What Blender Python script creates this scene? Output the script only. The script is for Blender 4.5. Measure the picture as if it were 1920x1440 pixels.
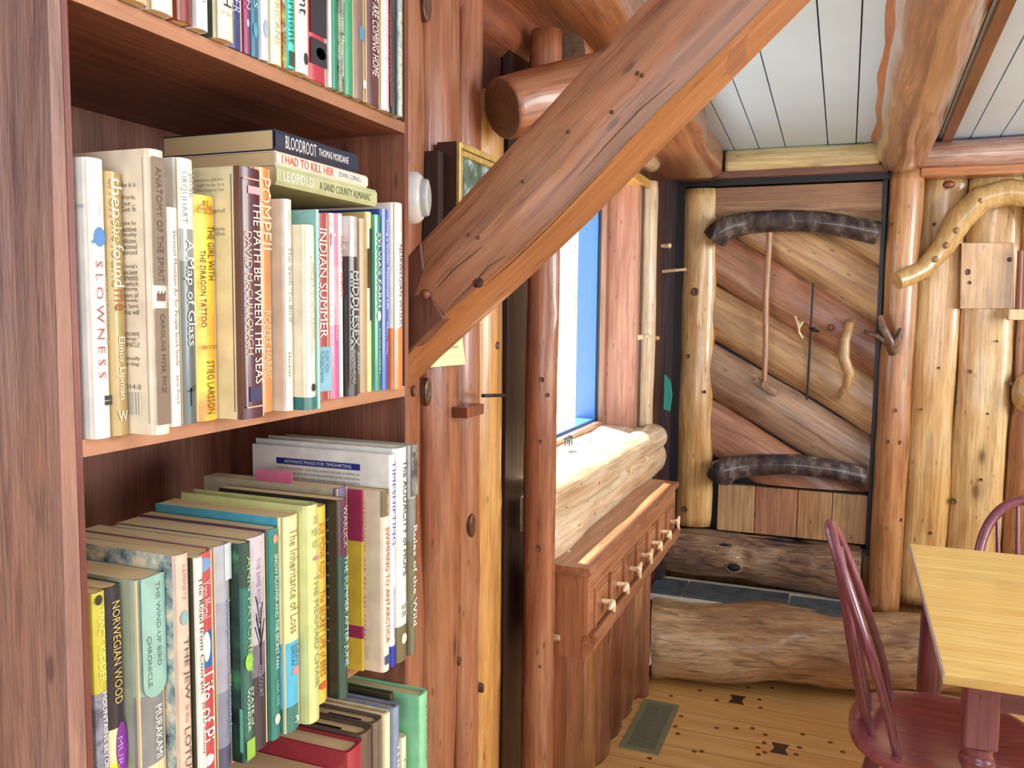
import bpy, bmesh, math, random
from mathutils import Vector, Matrix, noise
PI=math.pi
for o in list(bpy.data.objects): bpy.data.objects.remove(o)
SC=bpy.context.scene; COL=SC.collection
# ------------------------------------------------------------------ camera
F_PX=1600.0; PITCH=math.radians(5.07); ROLL=math.radians(.6); YAW=math.radians(21.4)
EYE=Vector((0,0,1.5))
f0=Vector((-math.sin(YAW),math.cos(YAW),0)); r0=Vector((math.cos(YAW),math.sin(YAW),0)); u0=Vector((0,0,1))
FW=f0*math.cos(PITCH)-u0*math.sin(PITCH); u1=u0*math.cos(PITCH)+f0*math.sin(PITCH)
RT=r0*math.cos(ROLL)+u1*math.sin(ROLL); UP=u1*math.cos(ROLL)-r0*math.sin(ROLL)
cd=bpy.data.cameras.new('camera'); cam=bpy.data.objects.new('camera',cd); COL.objects.link(cam)
m=Matrix.Identity(4)
for i in range(3): m[i][0]=RT[i]; m[i][1]=UP[i]; m[i][2]=-FW[i]; m[i][3]=EYE[i]
cam.matrix_world=m; cd.sensor_width=36; cd.sensor_fit='HORIZONTAL'; cd.lens=36*F_PX/1920; cd.clip_start=.03
SC.camera=cam
# ------------------------------------------------------------------ world, sun, added fill lights, exposure
w=bpy.data.worlds.new('world'); SC.world=w; w.use_nodes=True
bg=w.node_tree.nodes['Background']; bg.inputs[0].default_value=(.88,.94,1,1); bg.inputs[1].default_value=1.5
sd=bpy.data.lights.new('sun','SUN'); sd.energy=13; sd.angle=math.radians(.8); sd.color=(1,.95,.86)
sun=bpy.data.objects.new('sun',sd); COL.objects.link(sun)
sun.rotation_euler=Vector((.38,-.12,-1)).to_track_quat('-Z','Y').to_euler()
def area(name,loc,target,size,size_y,e,c):
    d=bpy.data.lights.new(name,'AREA'); d.shape='RECTANGLE'; d.size=size; d.size_y=size_y; d.energy=e; d.color=c
    o=bpy.data.objects.new(name,d); COL.objects.link(o); o.location=loc
    o.rotation_euler=(Vector(target)-Vector(loc)).to_track_quat('-Z','Y').to_euler(); return o
area('right_fill_light',(2.9,2.0,1.75),(-.2,2.7,.9),1.6,1.1,60,(1,.985,.96))  # added light from the right for the door wall, floor and chest
area('rear_fill_light',(.5,-1.35,1.5),(-.1,2.0,1.35),1.8,1.1,11,(.95,.98,1))  # added fill for the camera-facing book covers and side panel
area('warm_fill_light',(.9,.35,2.1),(-.5,.8,1.3),.35,.35,5,(1,.93,.84))  # added warm fill aimed at the bookcase
SC.view_settings.view_transform='Standard'; SC.view_settings.look='None'
SC.view_settings.exposure=.64; SC.view_settings.gamma=1; SC.view_settings.use_curve_mapping=False
SC.cycles.max_bounces=8
# ------------------------------------------------------------------ pixel rays onto real planes
def ray(px,py): return FW*F_PX+RT*(px-960)-UP*(py-720)
def PX(px,py,x): d=ray(px,py); return EYE+d*(x/d.x)
def PY(px,py,y): d=ray(px,py); return EYE+d*(y/d.y)
def PZ(px,py,z): d=ray(px,py); return EYE+d*((z-EYE.z)/d.z)
# ------------------------------------------------------------------ materials
def lin(c):
    if isinstance(c,str): c=tuple(int(c[i:i+2],16)/255 for i in (0,2,4))
    return tuple((v/12.92 if v<=.04045 else ((v+.055)/1.055)**2.4) for v in c)+(1,)
MATS={}
def new_mat(name):
    m=bpy.data.materials.new(name); m.use_nodes=True; nt=m.node_tree
    return m,nt,nt.nodes['Principled BSDF']
def N(nt,t,**kw):
    n=nt.nodes.new(t)
    for k,v in kw.items():
        if k in n.inputs: n.inputs[k].default_value=v
        else: setattr(n,k,v)
    return n
def ramp(nt,stops,interp='LINEAR'):
    r=nt.nodes.new('ShaderNodeValToRGB'); r.color_ramp.interpolation=interp
    el=r.color_ramp.elements
    while len(el)<len(stops): el.new(.5)
    for e,(p,c) in zip(el,stops): e.position=p; e.color=c
    return r
def mix(nt,fac,a,b,mode='MIX'):
    n=nt.nodes.new('ShaderNodeMix'); n.data_type='RGBA'; n.blend_type=mode
    for s,v in ((0,fac),(6,a),(7,b)):
        if hasattr(v,'is_output'): nt.links.new(v,n.inputs[s])
        else: n.inputs[s].default_value=v
    return n.outputs[2]
G=lambda v:(v,v,v,1)
def wood(name,a,b,c=None,dark=None,sc=1.0,axis='Z',rough=.38,coat=.35,knots=.5,bump=.25,blotch=.5,streak=.6,stretch=.07,flecks=.55):
    """varnished timber; grain runs along the object's local axis"""
    key=name
    if key in MATS: return MATS[key]
    m,nt,bs=new_mat(name); L=nt.links
    a,b=lin(a),lin(b); c=lin(c) if c else b; dark=lin(dark) if dark else tuple(v*.25 for v in a[:3])+(1,)
    tc=N(nt,'ShaderNodeTexCoord'); oi=N(nt,'ShaderNodeObjectInfo')
    mu=N(nt,'ShaderNodeMath',operation='MULTIPLY'); L.new(oi.outputs['Random'],mu.inputs[0]); mu.inputs[1].default_value=37
    ad=N(nt,'ShaderNodeVectorMath',operation='ADD'); L.new(tc.outputs['Object'],ad.inputs[0]); L.new(mu.outputs[0],ad.inputs[1])
    vec=ad.outputs[0]
    def mp(s,st):
        n=N(nt,'ShaderNodeMapping'); L.new(vec,n.inputs[0]); v=[s*sc]*3; v['XYZ'.index(axis)]*=st; n.inputs['Scale'].default_value=v; return n.outputs[0]
    n1=N(nt,'ShaderNodeTexNoise',Scale=1,Detail=9,Roughness=.62,Distortion=.9); L.new(mp(38,stretch),n1.inputs['Vector'])
    r1=ramp(nt,[(.38,G(0)),(.62,G(1))]); L.new(n1.outputs[0],r1.inputs[0])
    col=mix(nt,r1.outputs[0],a,b)
    n2=N(nt,'ShaderNodeTexNoise',Scale=1,Detail=4,Roughness=.55,Distortion=.6); L.new(mp(9,.3),n2.inputs['Vector'])
    r2=ramp(nt,[(.42,G(0)),(.66,G(blotch))]); L.new(n2.outputs[0],r2.inputs[0])
    col=mix(nt,r2.outputs[0],col,c)
    n3=N(nt,'ShaderNodeTexNoise',Scale=1,Detail=6,Roughness=.7,Distortion=.3); L.new(mp(110,stretch*.55),n3.inputs['Vector'])
    r3=ramp(nt,[(.50,G(0)),(.70,G(streak))]); L.new(n3.outputs[0],r3.inputs[0])
    col=mix(nt,r3.outputs[0],col,dark)
    # growth-ring figure
    wv=N(nt,'ShaderNodeTexWave',Scale=1,Distortion=5,Detail=3); wv.inputs['Detail Scale'].default_value=.8; wv.bands_direction='X' if axis!='X' else 'Y'
    L.new(mp(16,stretch*1.6),wv.inputs['Vector'])
    r5=ramp(nt,[(.0,G(.35)),(.22,G(0))]); L.new(wv.outputs[0],r5.inputs[0])
    col=mix(nt,r5.outputs[0],col,tuple(v*.55 for v in a[:3])+(1,))
    if knots>0:
        vo=N(nt,'ShaderNodeTexVoronoi',Scale=1,Randomness=1); L.new(mp(7.5,.45),vo.inputs['Vector'])
        r4=ramp(nt,[(.05,G(knots)),(.11,G(knots*.25)),(.2,G(0))]); L.new(vo.outputs['Distance'],r4.inputs[0])
        col=mix(nt,r4.outputs[0],col,tuple(v*.5 for v in dark[:3])+(1,))
    # fine fibre and scattered dark flecks / worm holes
    n6=N(nt,'ShaderNodeTexNoise',Scale=1,Detail=3,Roughness=.7); L.new(mp(330,.05),n6.inputs['Vector'])
    r6=ramp(nt,[(.25,G(.62)),(.72,G(1.0))]); L.new(n6.outputs[0],r6.inputs[0]); col=mix(nt,.55*min(1,streak+.25),col,r6.outputs[0],'MULTIPLY')
    n7=N(nt,'ShaderNodeTexNoise',Scale=1,Detail=5,Roughness=.65,Distortion=.5); L.new(mp(20,.22),n7.inputs['Vector'])
    r7=ramp(nt,[(.55,G(0)),(.64,G(.8*blotch))]); L.new(n7.outputs[0],r7.inputs[0]); col=mix(nt,r7.outputs[0],col,tuple(v*.42 for v in a[:3])+(1,))
    if flecks:
        v2=N(nt,'ShaderNodeTexVoronoi',Scale=1,Randomness=1); L.new(mp(34,.35),v2.inputs['Vector'])
        r8=ramp(nt,[(.07,G(flecks)),(.13,G(0))]); L.new(v2.outputs['Distance'],r8.inputs[0]); col=mix(nt,r8.outputs[0],col,tuple(v*.6 for v in dark[:3])+(1,))
    L.new(col,bs.inputs['Base Color'])
    rr=ramp(nt,[(.3,G(rough*.75)),(.7,G(min(1,rough*1.35)))]); L.new(n2.outputs[0],rr.inputs[0]); L.new(rr.outputs[0],bs.inputs['Roughness'])
    bs.inputs['Coat Weight'].default_value=coat; bs.inputs['Coat Roughness'].default_value=.16
    if bump:
        bu=N(nt,'ShaderNodeBump',Strength=bump,Distance=.010); 
        mm=N(nt,'ShaderNodeMath',operation='ADD'); L.new(n1.outputs[0],mm.inputs[0]); L.new(n3.outputs[0],mm.inputs[1])
        L.new(mm.outputs[0],bu.inputs['Height']); L.new(bu.outputs[0],bs.inputs['Normal'])
    MATS[key]=m; return m
def plain(c,rough=.5,coat=0,metal=0,var=.12,scale=60,name=None):
    key=('p',str(c),rough,coat,metal,var,scale)
    if key in MATS: return MATS[key]
    m,nt,bs=new_mat(name or 'coloured_surface'); L=nt.links; cc=lin(c)
    tc=N(nt,'ShaderNodeTexCoord'); n=N(nt,'ShaderNodeTexNoise',Scale=scale,Detail=4); L.new(tc.outputs['Object'],n.inputs['Vector'])
    r=ramp(nt,[(.3,tuple(v*(1-var) for v in cc[:3])+(1,)),(.7,tuple(min(1,v*(1+var)) for v in cc[:3])+(1,))]); L.new(n.outputs[0],r.inputs[0])
    L.new(r.outputs[0],bs.inputs['Base Color']); bs.inputs['Roughness'].default_value=rough; bs.inputs['Metallic'].default_value=metal
    bs.inputs['Coat Weight'].default_value=coat; bs.inputs['Coat Roughness'].default_value=.12
    MATS[key]=m; return m
def speck(c1,c2,c3=None,scale=25,rough=.4,name='printed_picture',stretch=(1,1,1)):
    key=('s',c1,c2,c3,scale,stretch)
    if key in MATS: return MATS[key]
    m,nt,bs=new_mat(name); L=nt.links
    tc=N(nt,'ShaderNodeTexCoord'); mp=N(nt,'ShaderNodeMapping'); mp.inputs['Scale'].default_value=stretch; L.new(tc.outputs['Object'],mp.inputs[0])
    n=N(nt,'ShaderNodeTexNoise',Scale=scale,Detail=5,Roughness=.6); L.new(mp.outputs[0],n.inputs['Vector'])
    st=[(.38,lin(c1)),(.55,lin(c2))]
    if c3: st.append((.68,lin(c3)))
    r=ramp(nt,st); L.new(n.outputs[0],r.inputs[0]); L.new(r.outputs[0],bs.inputs['Base Color']); bs.inputs['Roughness'].default_value=rough
    MATS[key]=m; return m
def pages():
    if 'pages' in MATS: return MATS['pages']
    m,nt,bs=new_mat('page_edges'); L=nt.links
    tc=N(nt,'ShaderNodeTexCoord'); mp=N(nt,'ShaderNodeMapping'); mp.inputs['Scale'].default_value=(6,1500,6); L.new(tc.outputs['Object'],mp.inputs[0])
    n=N(nt,'ShaderNodeTexNoise',Scale=1,Detail=2); L.new(mp.outputs[0],n.inputs['Vector'])
    n2=N(nt,'ShaderNodeTexNoise',Scale=14,Detail=3); L.new(tc.outputs['Object'],n2.inputs['Vector'])
    r=ramp(nt,[(.3,lin('b89a72')),(.65,lin('e2cda0'))]); L.new(n.outputs[0],r.inputs[0])
    L.new(mix(nt,n2.outputs[0],r.outputs[0],lin('d9be8e')),bs.inputs['Base Color']); bs.inputs['Roughness'].default_value=.85
    bu=N(nt,'ShaderNodeBump',Strength=.3,Distance=.001); L.new(n.outputs[0],bu.inputs['Height']); L.new(bu.outputs[0],bs.inputs['Normal'])
    MATS['pages']=m; return m
# timbers
W_RED =wood('reddish_log','ac6e4c','8a4c32','c08c68',dark='4a2416',sc=.9,knots=.8,rough=.3,coat=.6)
W_BRACE=wood('brace_timber','c08864','94583c','a8643e',dark='44241a',sc=.9,knots=.9,rough=.42,streak=.8)
W_BRACEU=wood('brace_underside','b87a4c','9c6238','c08650',dark='7a3c18',sc=.8,knots=.35,streak=.35,blotch=.12)
W_AMBER_LIT=wood('lit_amber_log','d8a058','b47838','e8bc78',dark='6e3c18',sc=.9,knots=.8,rough=.28,coat=.7)  # yellow of the wall log's lit side put into its colour
W_AMBER=wood('amber_log','c08654','9a6038','dcae74',dark='5e3018',sc=.9,knots=.8,rough=.28,coat=.7)
W_HONEY=wood('honey_log','e0b878','c08a4a','f0d8a0',dark='7a4a22',sc=.8,knots=.8,rough=.24,coat=.9,streak=.6,bump=.4)
W_YEL =wood('pale_yellow_log','ead9a8','d2b478','f2e6c0',dark='a07840',sc=.8,knots=.4)
W_PALE=wood('pale_peeled_log','e4cfae','cba57a','f0e2c8',dark='8a5a34',sc=.9,knots=.5)
W_DOOR=wood('door_plank','c49a6c','9c6c46','d8b888',dark='5a3420',sc=.8,knots=.6,rough=.36)
W_DOORR=wood('door_plank_reddish','b07c5c','8c543c','c49474',dark='4e2a1c',sc=.8,knots=.5,rough=.36)
W_DOORG=wood('door_plank_greyish','a88468','7c5644','c4a484',dark='42281e',sc=.8,knots=.5,rough=.45)
W_BIG =wood('weathered_log','d4a878','9c704c','f0cc9c',dark='2a1c1a',sc=.75,knots=.3,rough=.4,coat=.4,bump=.8,blotch=1.0,streak=.8,stretch=.2,flecks=0)
W_BIG2=wood('weathered_dark_log','a47c5c','543834','d0ac84',dark='2a2024',sc=1.3,knots=.6,rough=.5,bump=.7,blotch=.75,streak=.9,stretch=.16)
W_DARKL=wood('dark_plate_log','9a583a','743c28','8a4a30',dark='2e140c',sc=.8,knots=.4)
W_CASE=wood('bookcase_board','98604a','784430','8a5038',dark='4e2414',sc=.9,knots=0,streak=.35,rough=.5,coat=.1)
W_CASEY=wood('bookcase_board_lengthwise','98604a','784430','8a5038',dark='4e2414',sc=.9,axis='Y',knots=0,streak=.35,rough=.5,coat=.1)
W_EDGE=wood('shelf_edge','b88462','a06c4c','c49070',dark='8a4c28',sc=1,axis='Y',knots=0,streak=.2)
W_WORN=wood('worn_side_board','b48c80','946e66','c08868',dark='482e2e',sc=.9,knots=.8,rough=.4,coat=.3,bump=.5,blotch=.7,streak=.7,stretch=.12)
W_CHEST=wood('chest_wood','b87850','985c3a','c88c60',dark='5c3020',sc=.8,knots=.3)
W_CHESTY=wood('chest_top_wood','b87a54','94583a','cc9468',dark='5c3020',sc=.8,axis='Y',knots=.4)
W_FLOORB=wood('butterfly_key_wood','5e4034','4a3028',None,sc=1,axis='X',knots=0)
W_GREY=wood('greyed_beam_side','9a8478','7c6458','ac9888',dark='4e3c34',sc=.8,knots=.3)
M_BARK=speck('2e2628','4c4240','7c7068',scale=22,rough=.2,name='dark_bark',stretch=(1,1,.35))
M_BLACK=plain('15131c',.4); M_MAROON=wood('maroon_stained_wood','864452','6c3444','985864',dark='4a2028',sc=.9,knots=0,rough=.3,coat=.6,bump=.08,streak=.3)
M_ANTLER=plain('e6cfa4',.4,.3,var=.2,scale=90,name='antler')
M_STICK=wood('peeled_stick','c49672','a87a56',None,sc=2,knots=0)
M_IRON=plain('2a2a2e',.45,metal=.6,name='dark_iron')
# ------------------------------------------------------------------ mesh building
class MB:
    def __init__(s): s.v=[]; s.f=[]; s.m=[]; s.sm=[]
    def add(s,vs,fs,mi=0,smooth=False):
        n=len(s.v); s.v+= [tuple(v) for v in vs]
        for f in fs: s.f.append([n+i for i in f]); s.m.append(mi); s.sm.append(smooth)
    def box(s,a,b,mi=0):
        x0,y0,z0=a; x1,y1,z1=b
        s.hexa([(x0,y0,z0),(x1,y0,z0),(x1,y1,z0),(x0,y1,z0),(x0,y0,z1),(x1,y0,z1),(x1,y1,z1),(x0,y1,z1)],mi)
    def hexa(s,p,mi=0): s.add(p,[(0,3,2,1),(4,5,6,7),(0,1,5,4),(1,2,6,5),(2,3,7,6),(3,0,4,7)],mi)
    def prism(s,poly,ext,mi=0):
        n=len(poly); e=Vector(ext); vs=[Vector(p) for p in poly]+[Vector(p)+e for p in poly]
        s.add(vs,[list(range(n))[::-1],[n+i for i in range(n)]]+[(i,(i+1)%n,n+(i+1)%n,n+i) for i in range(n)],mi)
    def tube(s,pts,rad,n=12,mi=0,caps=True,ell=1.0,up=None,sq=2.0,lump=0,seed=0):
        pts=[Vector(p) for p in pts]; k=len(pts)
        if not hasattr(rad,'__len__'): rad=[rad]*k
        vs=[]; prev=Vector(up) if up else None
        for i,p in enumerate(pts):
            t=(pts[min(i+1,k-1)]-pts[max(i-1,0)]).normalized()
            if prev is None: prev=Vector((0,0,1)) if abs(t.z)<.9 else Vector((1,0,0))
            a=(prev-t*prev.dot(t)).normalized(); prev=a; b=t.cross(a)
            for j in range(n):
                th=2*PI*j/n; c,sn=math.cos(th),math.sin(th)
                if sq!=2: c=math.copysign(abs(c)**(2/sq),c); sn=math.copysign(abs(sn)**(2/sq),sn)
                r=rad[i]
                if lump:
                    q=p+ (a*c+b*sn)*r; r*=1+lump*noise.noise(q*7+Vector((seed*3.1,seed,0)))+lump*.5*noise.noise(q*19+Vector((seed,0,seed)))
                vs.append(p+a*(c*r*ell)+b*(sn*r))
        fs=[]
        for i in range(k-1):
            for j in range(n):
                fs.append((i*n+j,i*n+(j+1)%n,(i+1)*n+(j+1)%n,(i+1)*n+j))
        s.add(vs,fs,mi,True)
        if caps: s.add(vs[:n],[list(range(n))[::-1]],mi); s.add(vs[-n:],[list(range(n))],mi)
    def disc_lathe(s,prof,c,axis=(0,0,1),n=24,mi=0):
        ax=Vector(axis).normalized(); q=ax.to_track_quat('Z','Y'); c=Vector(c)
        vs=[]
        for r,h in prof:
            for j in range(n): vs.append(c+q@Vector((r*math.cos(2*PI*j/n),r*math.sin(2*PI*j/n),h)))
        k=len(prof)
        s.add(vs,[(i*n+j,i*n+(j+1)%n,(i+1)*n+(j+1)%n,(i+1)*n+j) for i in range(k-1) for j in range(n)],mi,True)
        s.add(vs[:n],[list(range(n))[::-1]],mi); s.add(vs[-n:],[list(range(n))],mi)
    def ball(s,c,r,n=12,mi=0,sc=(1,1,1)):
        c=Vector(c); vs=[]; k=8
        for i in range(k+1):
            a=PI*i/k
            for j in range(n): vs.append(c+Vector((math.sin(a)*math.cos(2*PI*j/n)*sc[0],math.sin(a)*math.sin(2*PI*j/n)*sc[1],-math.cos(a)*sc[2]))*r)
        s.add(vs,[(i*n+j,i*n+(j+1)%n,(i+1)*n+(j+1)%n,(i+1)*n+j) for i in range(k) for j in range(n)],mi,True)
def obj(name,mb,mats,parent=None,loc=None,bevel=0,local=False,weld=True):
    """link one mesh; vertices are in world space unless local, and are re-based on the origin given by loc / parent"""
    me=bpy.data.meshes.new(name)
    base=Vector(loc) if loc is not None else (parent.location.copy() if parent is not None else Vector((0,0,0)))
    if parent is not None and not local and 'wloc' in parent.keys(): pbase=Vector(parent['wloc'])
    else: pbase=parent.location.copy() if parent is not None else Vector((0,0,0))
    off=Vector((0,0,0)) if local else base
    me.from_pydata([Vector(v)-off for v in mb.v],[],mb.f)
    if not isinstance(mats,(list,tuple)): mats=[mats]
    for mt in mats: me.materials.append(mt)
    me.polygons.foreach_set('material_index',mb.m); me.polygons.foreach_set('use_smooth',mb.sm)
    if weld:
        bm=bmesh.new(); bm.from_mesh(me); bmesh.ops.remove_doubles(bm,verts=bm.verts,dist=1e-5)
        bmesh.ops.recalc_face_normals(bm,faces=bm.faces)
        for e in bm.edges:
            if len(e.link_faces)==2 and e.calc_face_angle(0)>.7: e.smooth=False
        bm.to_mesh(me); bm.free()
    o=bpy.data.objects.new(name,me); COL.objects.link(o)
    if parent is not None: o.parent=parent
    if not local: o.location=base-pbase if parent is not None else base
    if bevel:
        b=o.modifiers.new('bevel','BEVEL'); b.width=bevel; b.segments=2; b.limit_method='ANGLE'
    return o
def tag(o,label=None,cat=None,group=None,kind=None):
    if label: o['label']=label
    if cat: o['category']=cat
    if group: o['group']=group
    if kind: o['kind']=kind
    return o
def thing(name,label,cat,loc=(0,0,0),group=None):
    o=bpy.data.objects.new(name,None); COL.objects.link(o); o.location=loc; o.empty_display_size=.05
    return tag(o,label,cat,group)
def centre(mb):
    a=[min(v[i] for v in mb.v) for i in range(3)]; b=[max(v[i] for v in mb.v) for i in range(3)]
    return Vector(((a[0]+b[0])/2,(a[1]+b[1])/2,a[2]))
def one(name,mb,mats,label,cat,group=None,bevel=0): return tag(obj(name,mb,mats,loc=centre(mb),bevel=bevel),label,cat,group)
def log(name,p0,p1,r0,r1,mat,parent=None,seed=0,ell=1.0,up=(0,0,1),lump=.06,sq=2.0,n=28,seg=40,bend=0,clips=(),knots=(),endmat=None,sag=None):
    """a tapering log: local Z is its axis so the grain follows it"""
    p0=Vector(p0); p1=Vector(p1); L=(p1-p0).length; t=(p1-p0).normalized(); up=Vector(up)
    a=(up-t*up.dot(t)).normalized(); b=t.cross(a)
    M=Matrix.Identity(4)
    for i in range(3): M[i][0]=a[i]; M[i][1]=b[i]; M[i][2]=t[i]; M[i][3]=p0[i]
    bm=bmesh.new(); rings=[]
    for i in range(seg+1):
        u=i/seg; r=r0+(r1-r0)*u; ring=[]
        cx=bend*math.sin(PI*u)+.12*r*noise.noise(Vector((u*L*3,seed*7.7,0))); cy=.12*r*noise.noise(Vector((u*L*3,seed*3.3,9)))
        for j in range(n):
            th=2*PI*j/n; c,s=math.cos(th),math.sin(th)
            if sq!=2: c=math.copysign(abs(c)**(2/sq),c); s=math.copysign(abs(s)**(2/sq),s)
            q=Vector((c*r,s*r,u*L))
            rr=1+lump*(noise.noise(Vector((c*1.3,s*1.3,u*L*4+seed*5.1)))+.5*noise.noise(Vector((c*3,s*3,u*L*11+seed))))
            for (ku,kth,kh,kw) in knots:
                d=math.sqrt(((u-ku)*L/kw)**2+(((th-kth+PI)%(2*PI)-PI)*r/kw)**2)
                if d<1: rr+=kh*(math.cos(PI*d)+1)/2
            if i in (0,seg): rr*=.96
            ring.append(bm.verts.new((q.x*rr*ell+cx,q.y*rr+cy,u*L)))
        rings.append(ring)
    for i in range(seg):
        for j in range(n):
            f=bm.faces.new((rings[i][j],rings[i][(j+1)%n],rings[i+1][(j+1)%n],rings[i+1][j])); f.smooth=True
    for ring,flip in ((rings[0],True),(rings[-1],False)):
        f=bm.faces.new(ring[::-1] if flip else ring); f.material_index=1 if endmat else 0
    Mi=M.inverted()
    for co,no in clips:
        lc=Mi@Vector(co); ln=(Mi.to_3x3()@Vector(no)).normalized()
        bmesh.ops.bisect_plane(bm,geom=bm.verts[:]+bm.edges[:]+bm.faces[:],plane_co=lc,plane_no=ln,clear_outer=True)
        ed=[e for e in bm.edges if e.is_boundary]
        if ed: bmesh.ops.holes_fill(bm,edges=ed)
    for e in bm.edges:
        if len(e.link_faces)==2 and e.calc_face_angle(0)>.8: e.smooth=False
    me=bpy.data.meshes.new(name); bm.to_mesh(me); bm.free(); me.materials.append(mat)
    if endmat: me.materials.append(endmat)
    o=bpy.data.objects.new(name,me); COL.objects.link(o)
    if parent is not None: o.parent=parent; M=Matrix.Translation(-parent.location)@M
    o.matrix_local=M if parent is not None else M
    if parent is None: o.matrix_world=M
    return o
# lettering ---------------------------------------------------------
def lettering(s,origin,ax,ay,length,height,mat,parent,name='title_lettering',bold=0.0,label=None,depth=.0003):
    """text centred on origin, running along ax with letter tops towards ay, fitted to length x height"""
    cu=bpy.data.curves.new('t','FONT'); cu.body=s; cu.align_x='CENTER'; cu.align_y='CENTER'; cu.size=1; cu.offset=bold; cu.extrude=0; cu.resolution_u=2
    to=bpy.data.objects.new('t',cu); COL.objects.link(to)
    me=bpy.data.meshes.new_from_object(to); bpy.data.objects.remove(to); bpy.data.curves.remove(cu)
    if not me.vertices: return None
    xs=[v.co.x for v in me.vertices]; ys=[v.co.y for v in me.vertices]
    sx=length/max(1e-6,max(xs)-min(xs)); sy=height/max(1e-6,max(ys)-min(ys))
    cx,cy=(max(xs)+min(xs))/2,(max(ys)+min(ys))/2
    ax=Vector(ax).normalized(); ay=Vector(ay).normalized(); nz=ax.cross(ay); O=Vector(origin)-parent.location
    for v in me.vertices: x,y=(v.co.x-cx)*sx,(v.co.y-cy)*sy; v.co=O+ax*x+ay*y+nz*depth
    me.materials.clear(); me.materials.append(mat); me.name=name
    o=bpy.data.objects.new(name,me); COL.objects.link(o); o.parent=parent
    if label: o['label']=label
    return o
# ------------------------------------------------------------------ setting
def flat(c,rough=.6): return plain(c,rough)
def ceil_z(y): return 2.155+.067*(3.75-y)
def floor_mat():
    m,nt,bs=new_mat('pine_floor_planks'); L=nt.links
    tc=N(nt,'ShaderNodeTexCoord'); sp=N(nt,'ShaderNodeSeparateXYZ'); L.new(tc.outputs['Object'],sp.inputs[0])
    PW=.135
    dv=N(nt,'ShaderNodeMath',operation='DIVIDE'); L.new(sp.outputs[1],dv.inputs[0]); dv.inputs[1].default_value=PW
    fl=N(nt,'ShaderNodeMath',operation='FLOOR'); L.new(dv.outputs[0],fl.inputs[0])
    fr=N(nt,'ShaderNodeMath',operation='FRACT'); L.new(dv.outputs[0],fr.inputs[0])
    wn=N(nt,'ShaderNodeTexWhiteNoise'); wn.noise_dimensions='1D'; L.new(fl.outputs[0],wn.inputs['W'])
    cb=N(nt,'ShaderNodeCombineXYZ'); mu=N(nt,'ShaderNodeMath',operation='MULTIPLY'); L.new(fl.outputs[0],mu.inputs[0]); mu.inputs[1].default_value=3.7
    L.new(mu.outputs[0],cb.inputs[2]); ad=N(nt,'ShaderNodeVectorMath',operation='ADD'); L.new(tc.outputs['Object'],ad.inputs[0]); L.new(cb.outputs[0],ad.inputs[1])
    mp=N(nt,'ShaderNodeMapping'); mp.inputs['Scale'].default_value=(1.6,26,26); L.new(ad.outputs[0],mp.inputs[0])
    n=N(nt,'ShaderNodeTexNoise',Scale=1,Detail=7,Roughness=.6,Distortion=.8); L.new(mp.outputs[0],n.inputs['Vector'])
    r=ramp(nt,[(.3,lin('dca460')),(.55,lin('f0c47c')),(.75,lin('f8d898'))]); L.new(n.outputs[0],r.inputs[0])
    col=mix(nt,wn.outputs[0],r.outputs[0],lin('dcae6c'),'MIX'); 
    mm=N(nt,'ShaderNodeMix'); mm.data_type='RGBA'; mm.inputs[0].default_value=.35; L.new(r.outputs[0],mm.inputs[6]); L.new(col,mm.inputs[7])
    vo=N(nt,'ShaderNodeTexVoronoi',Scale=5.5); L.new(ad.outputs[0],vo.inputs['Vector'])
    rk=ramp(nt,[(.02,G(.5)),(.05,G(0))]); L.new(vo.outputs['Distance'],rk.inputs[0])
    col=mix(nt,rk.outputs[0],mm.outputs[2],lin('7a4420'))
    rs=ramp(nt,[(.0,G(.85)),(.022,G(0)),(.98,G(0)),(1,G(.85))]); L.new(fr.outputs[0],rs.inputs[0])
    col=mix(nt,rs.outputs[0],col,lin('6a3c1c'))
    L.new(col,bs.inputs['Base Color']); bs.inputs['Roughness'].default_value=.3; bs.inputs['Coat Weight'].default_value=.4
    return m
mb=MB(); mb.box((-.72,-1.5,-.06),(3.4,4.0,0)); FL=obj('floor',mb,floor_mat()); tag(FL,kind='structure')
def cyl_peg(px,py,r):
    p=PZ(px,py,0); b=MB(); b.disc_lathe([(r,.0),(r,.0012)],p,n=10); return b
for q in ((1382,1312,1.0),(1462,1404,1.0)):
    p=PZ(q[0],q[1],0); k=MB(); hx,hy,wx=.030,.036,.02
    poly=[(p.x-hx,p.y-hy,.0),(p.x+hx,p.y-hy,.0),(p.x+hx*.58,p.y,.0),(p.x+hx,p.y+hy,.0),(p.x-hx,p.y+hy,.0),(p.x-hx*.58,p.y,.0)]
    k.prism(poly,(0,0,.0015)); obj('butterfly_key',k,W_FLOORB,FL,loc=(p.x,p.y,0))
PEG=plain('8a5028',.5)
for (a,b_) in ((1312,1295),(1344,1313),(1258,1305),(1403,1289),(1448,1290),(1424,1312),(1426,1327),(1277,1343),(1266,1362),(1271,1376),(1344,1365),(1381,1366),(1411,1366),(1435,1378),(1433,1393),(1421,1402),(1422,1415),(1434,1411),(1499,1402),(1493,1415),(1302,1409),(1316,1409),(1218,1422),(1163,1362),(1182,1330),(1505,1377),(1557,1392),(1203,1441),(1580,1410)):
    obj('floor_peg',cyl_peg(a,b_,.009),PEG,FL,loc=PZ(a,b_,0))
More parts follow.
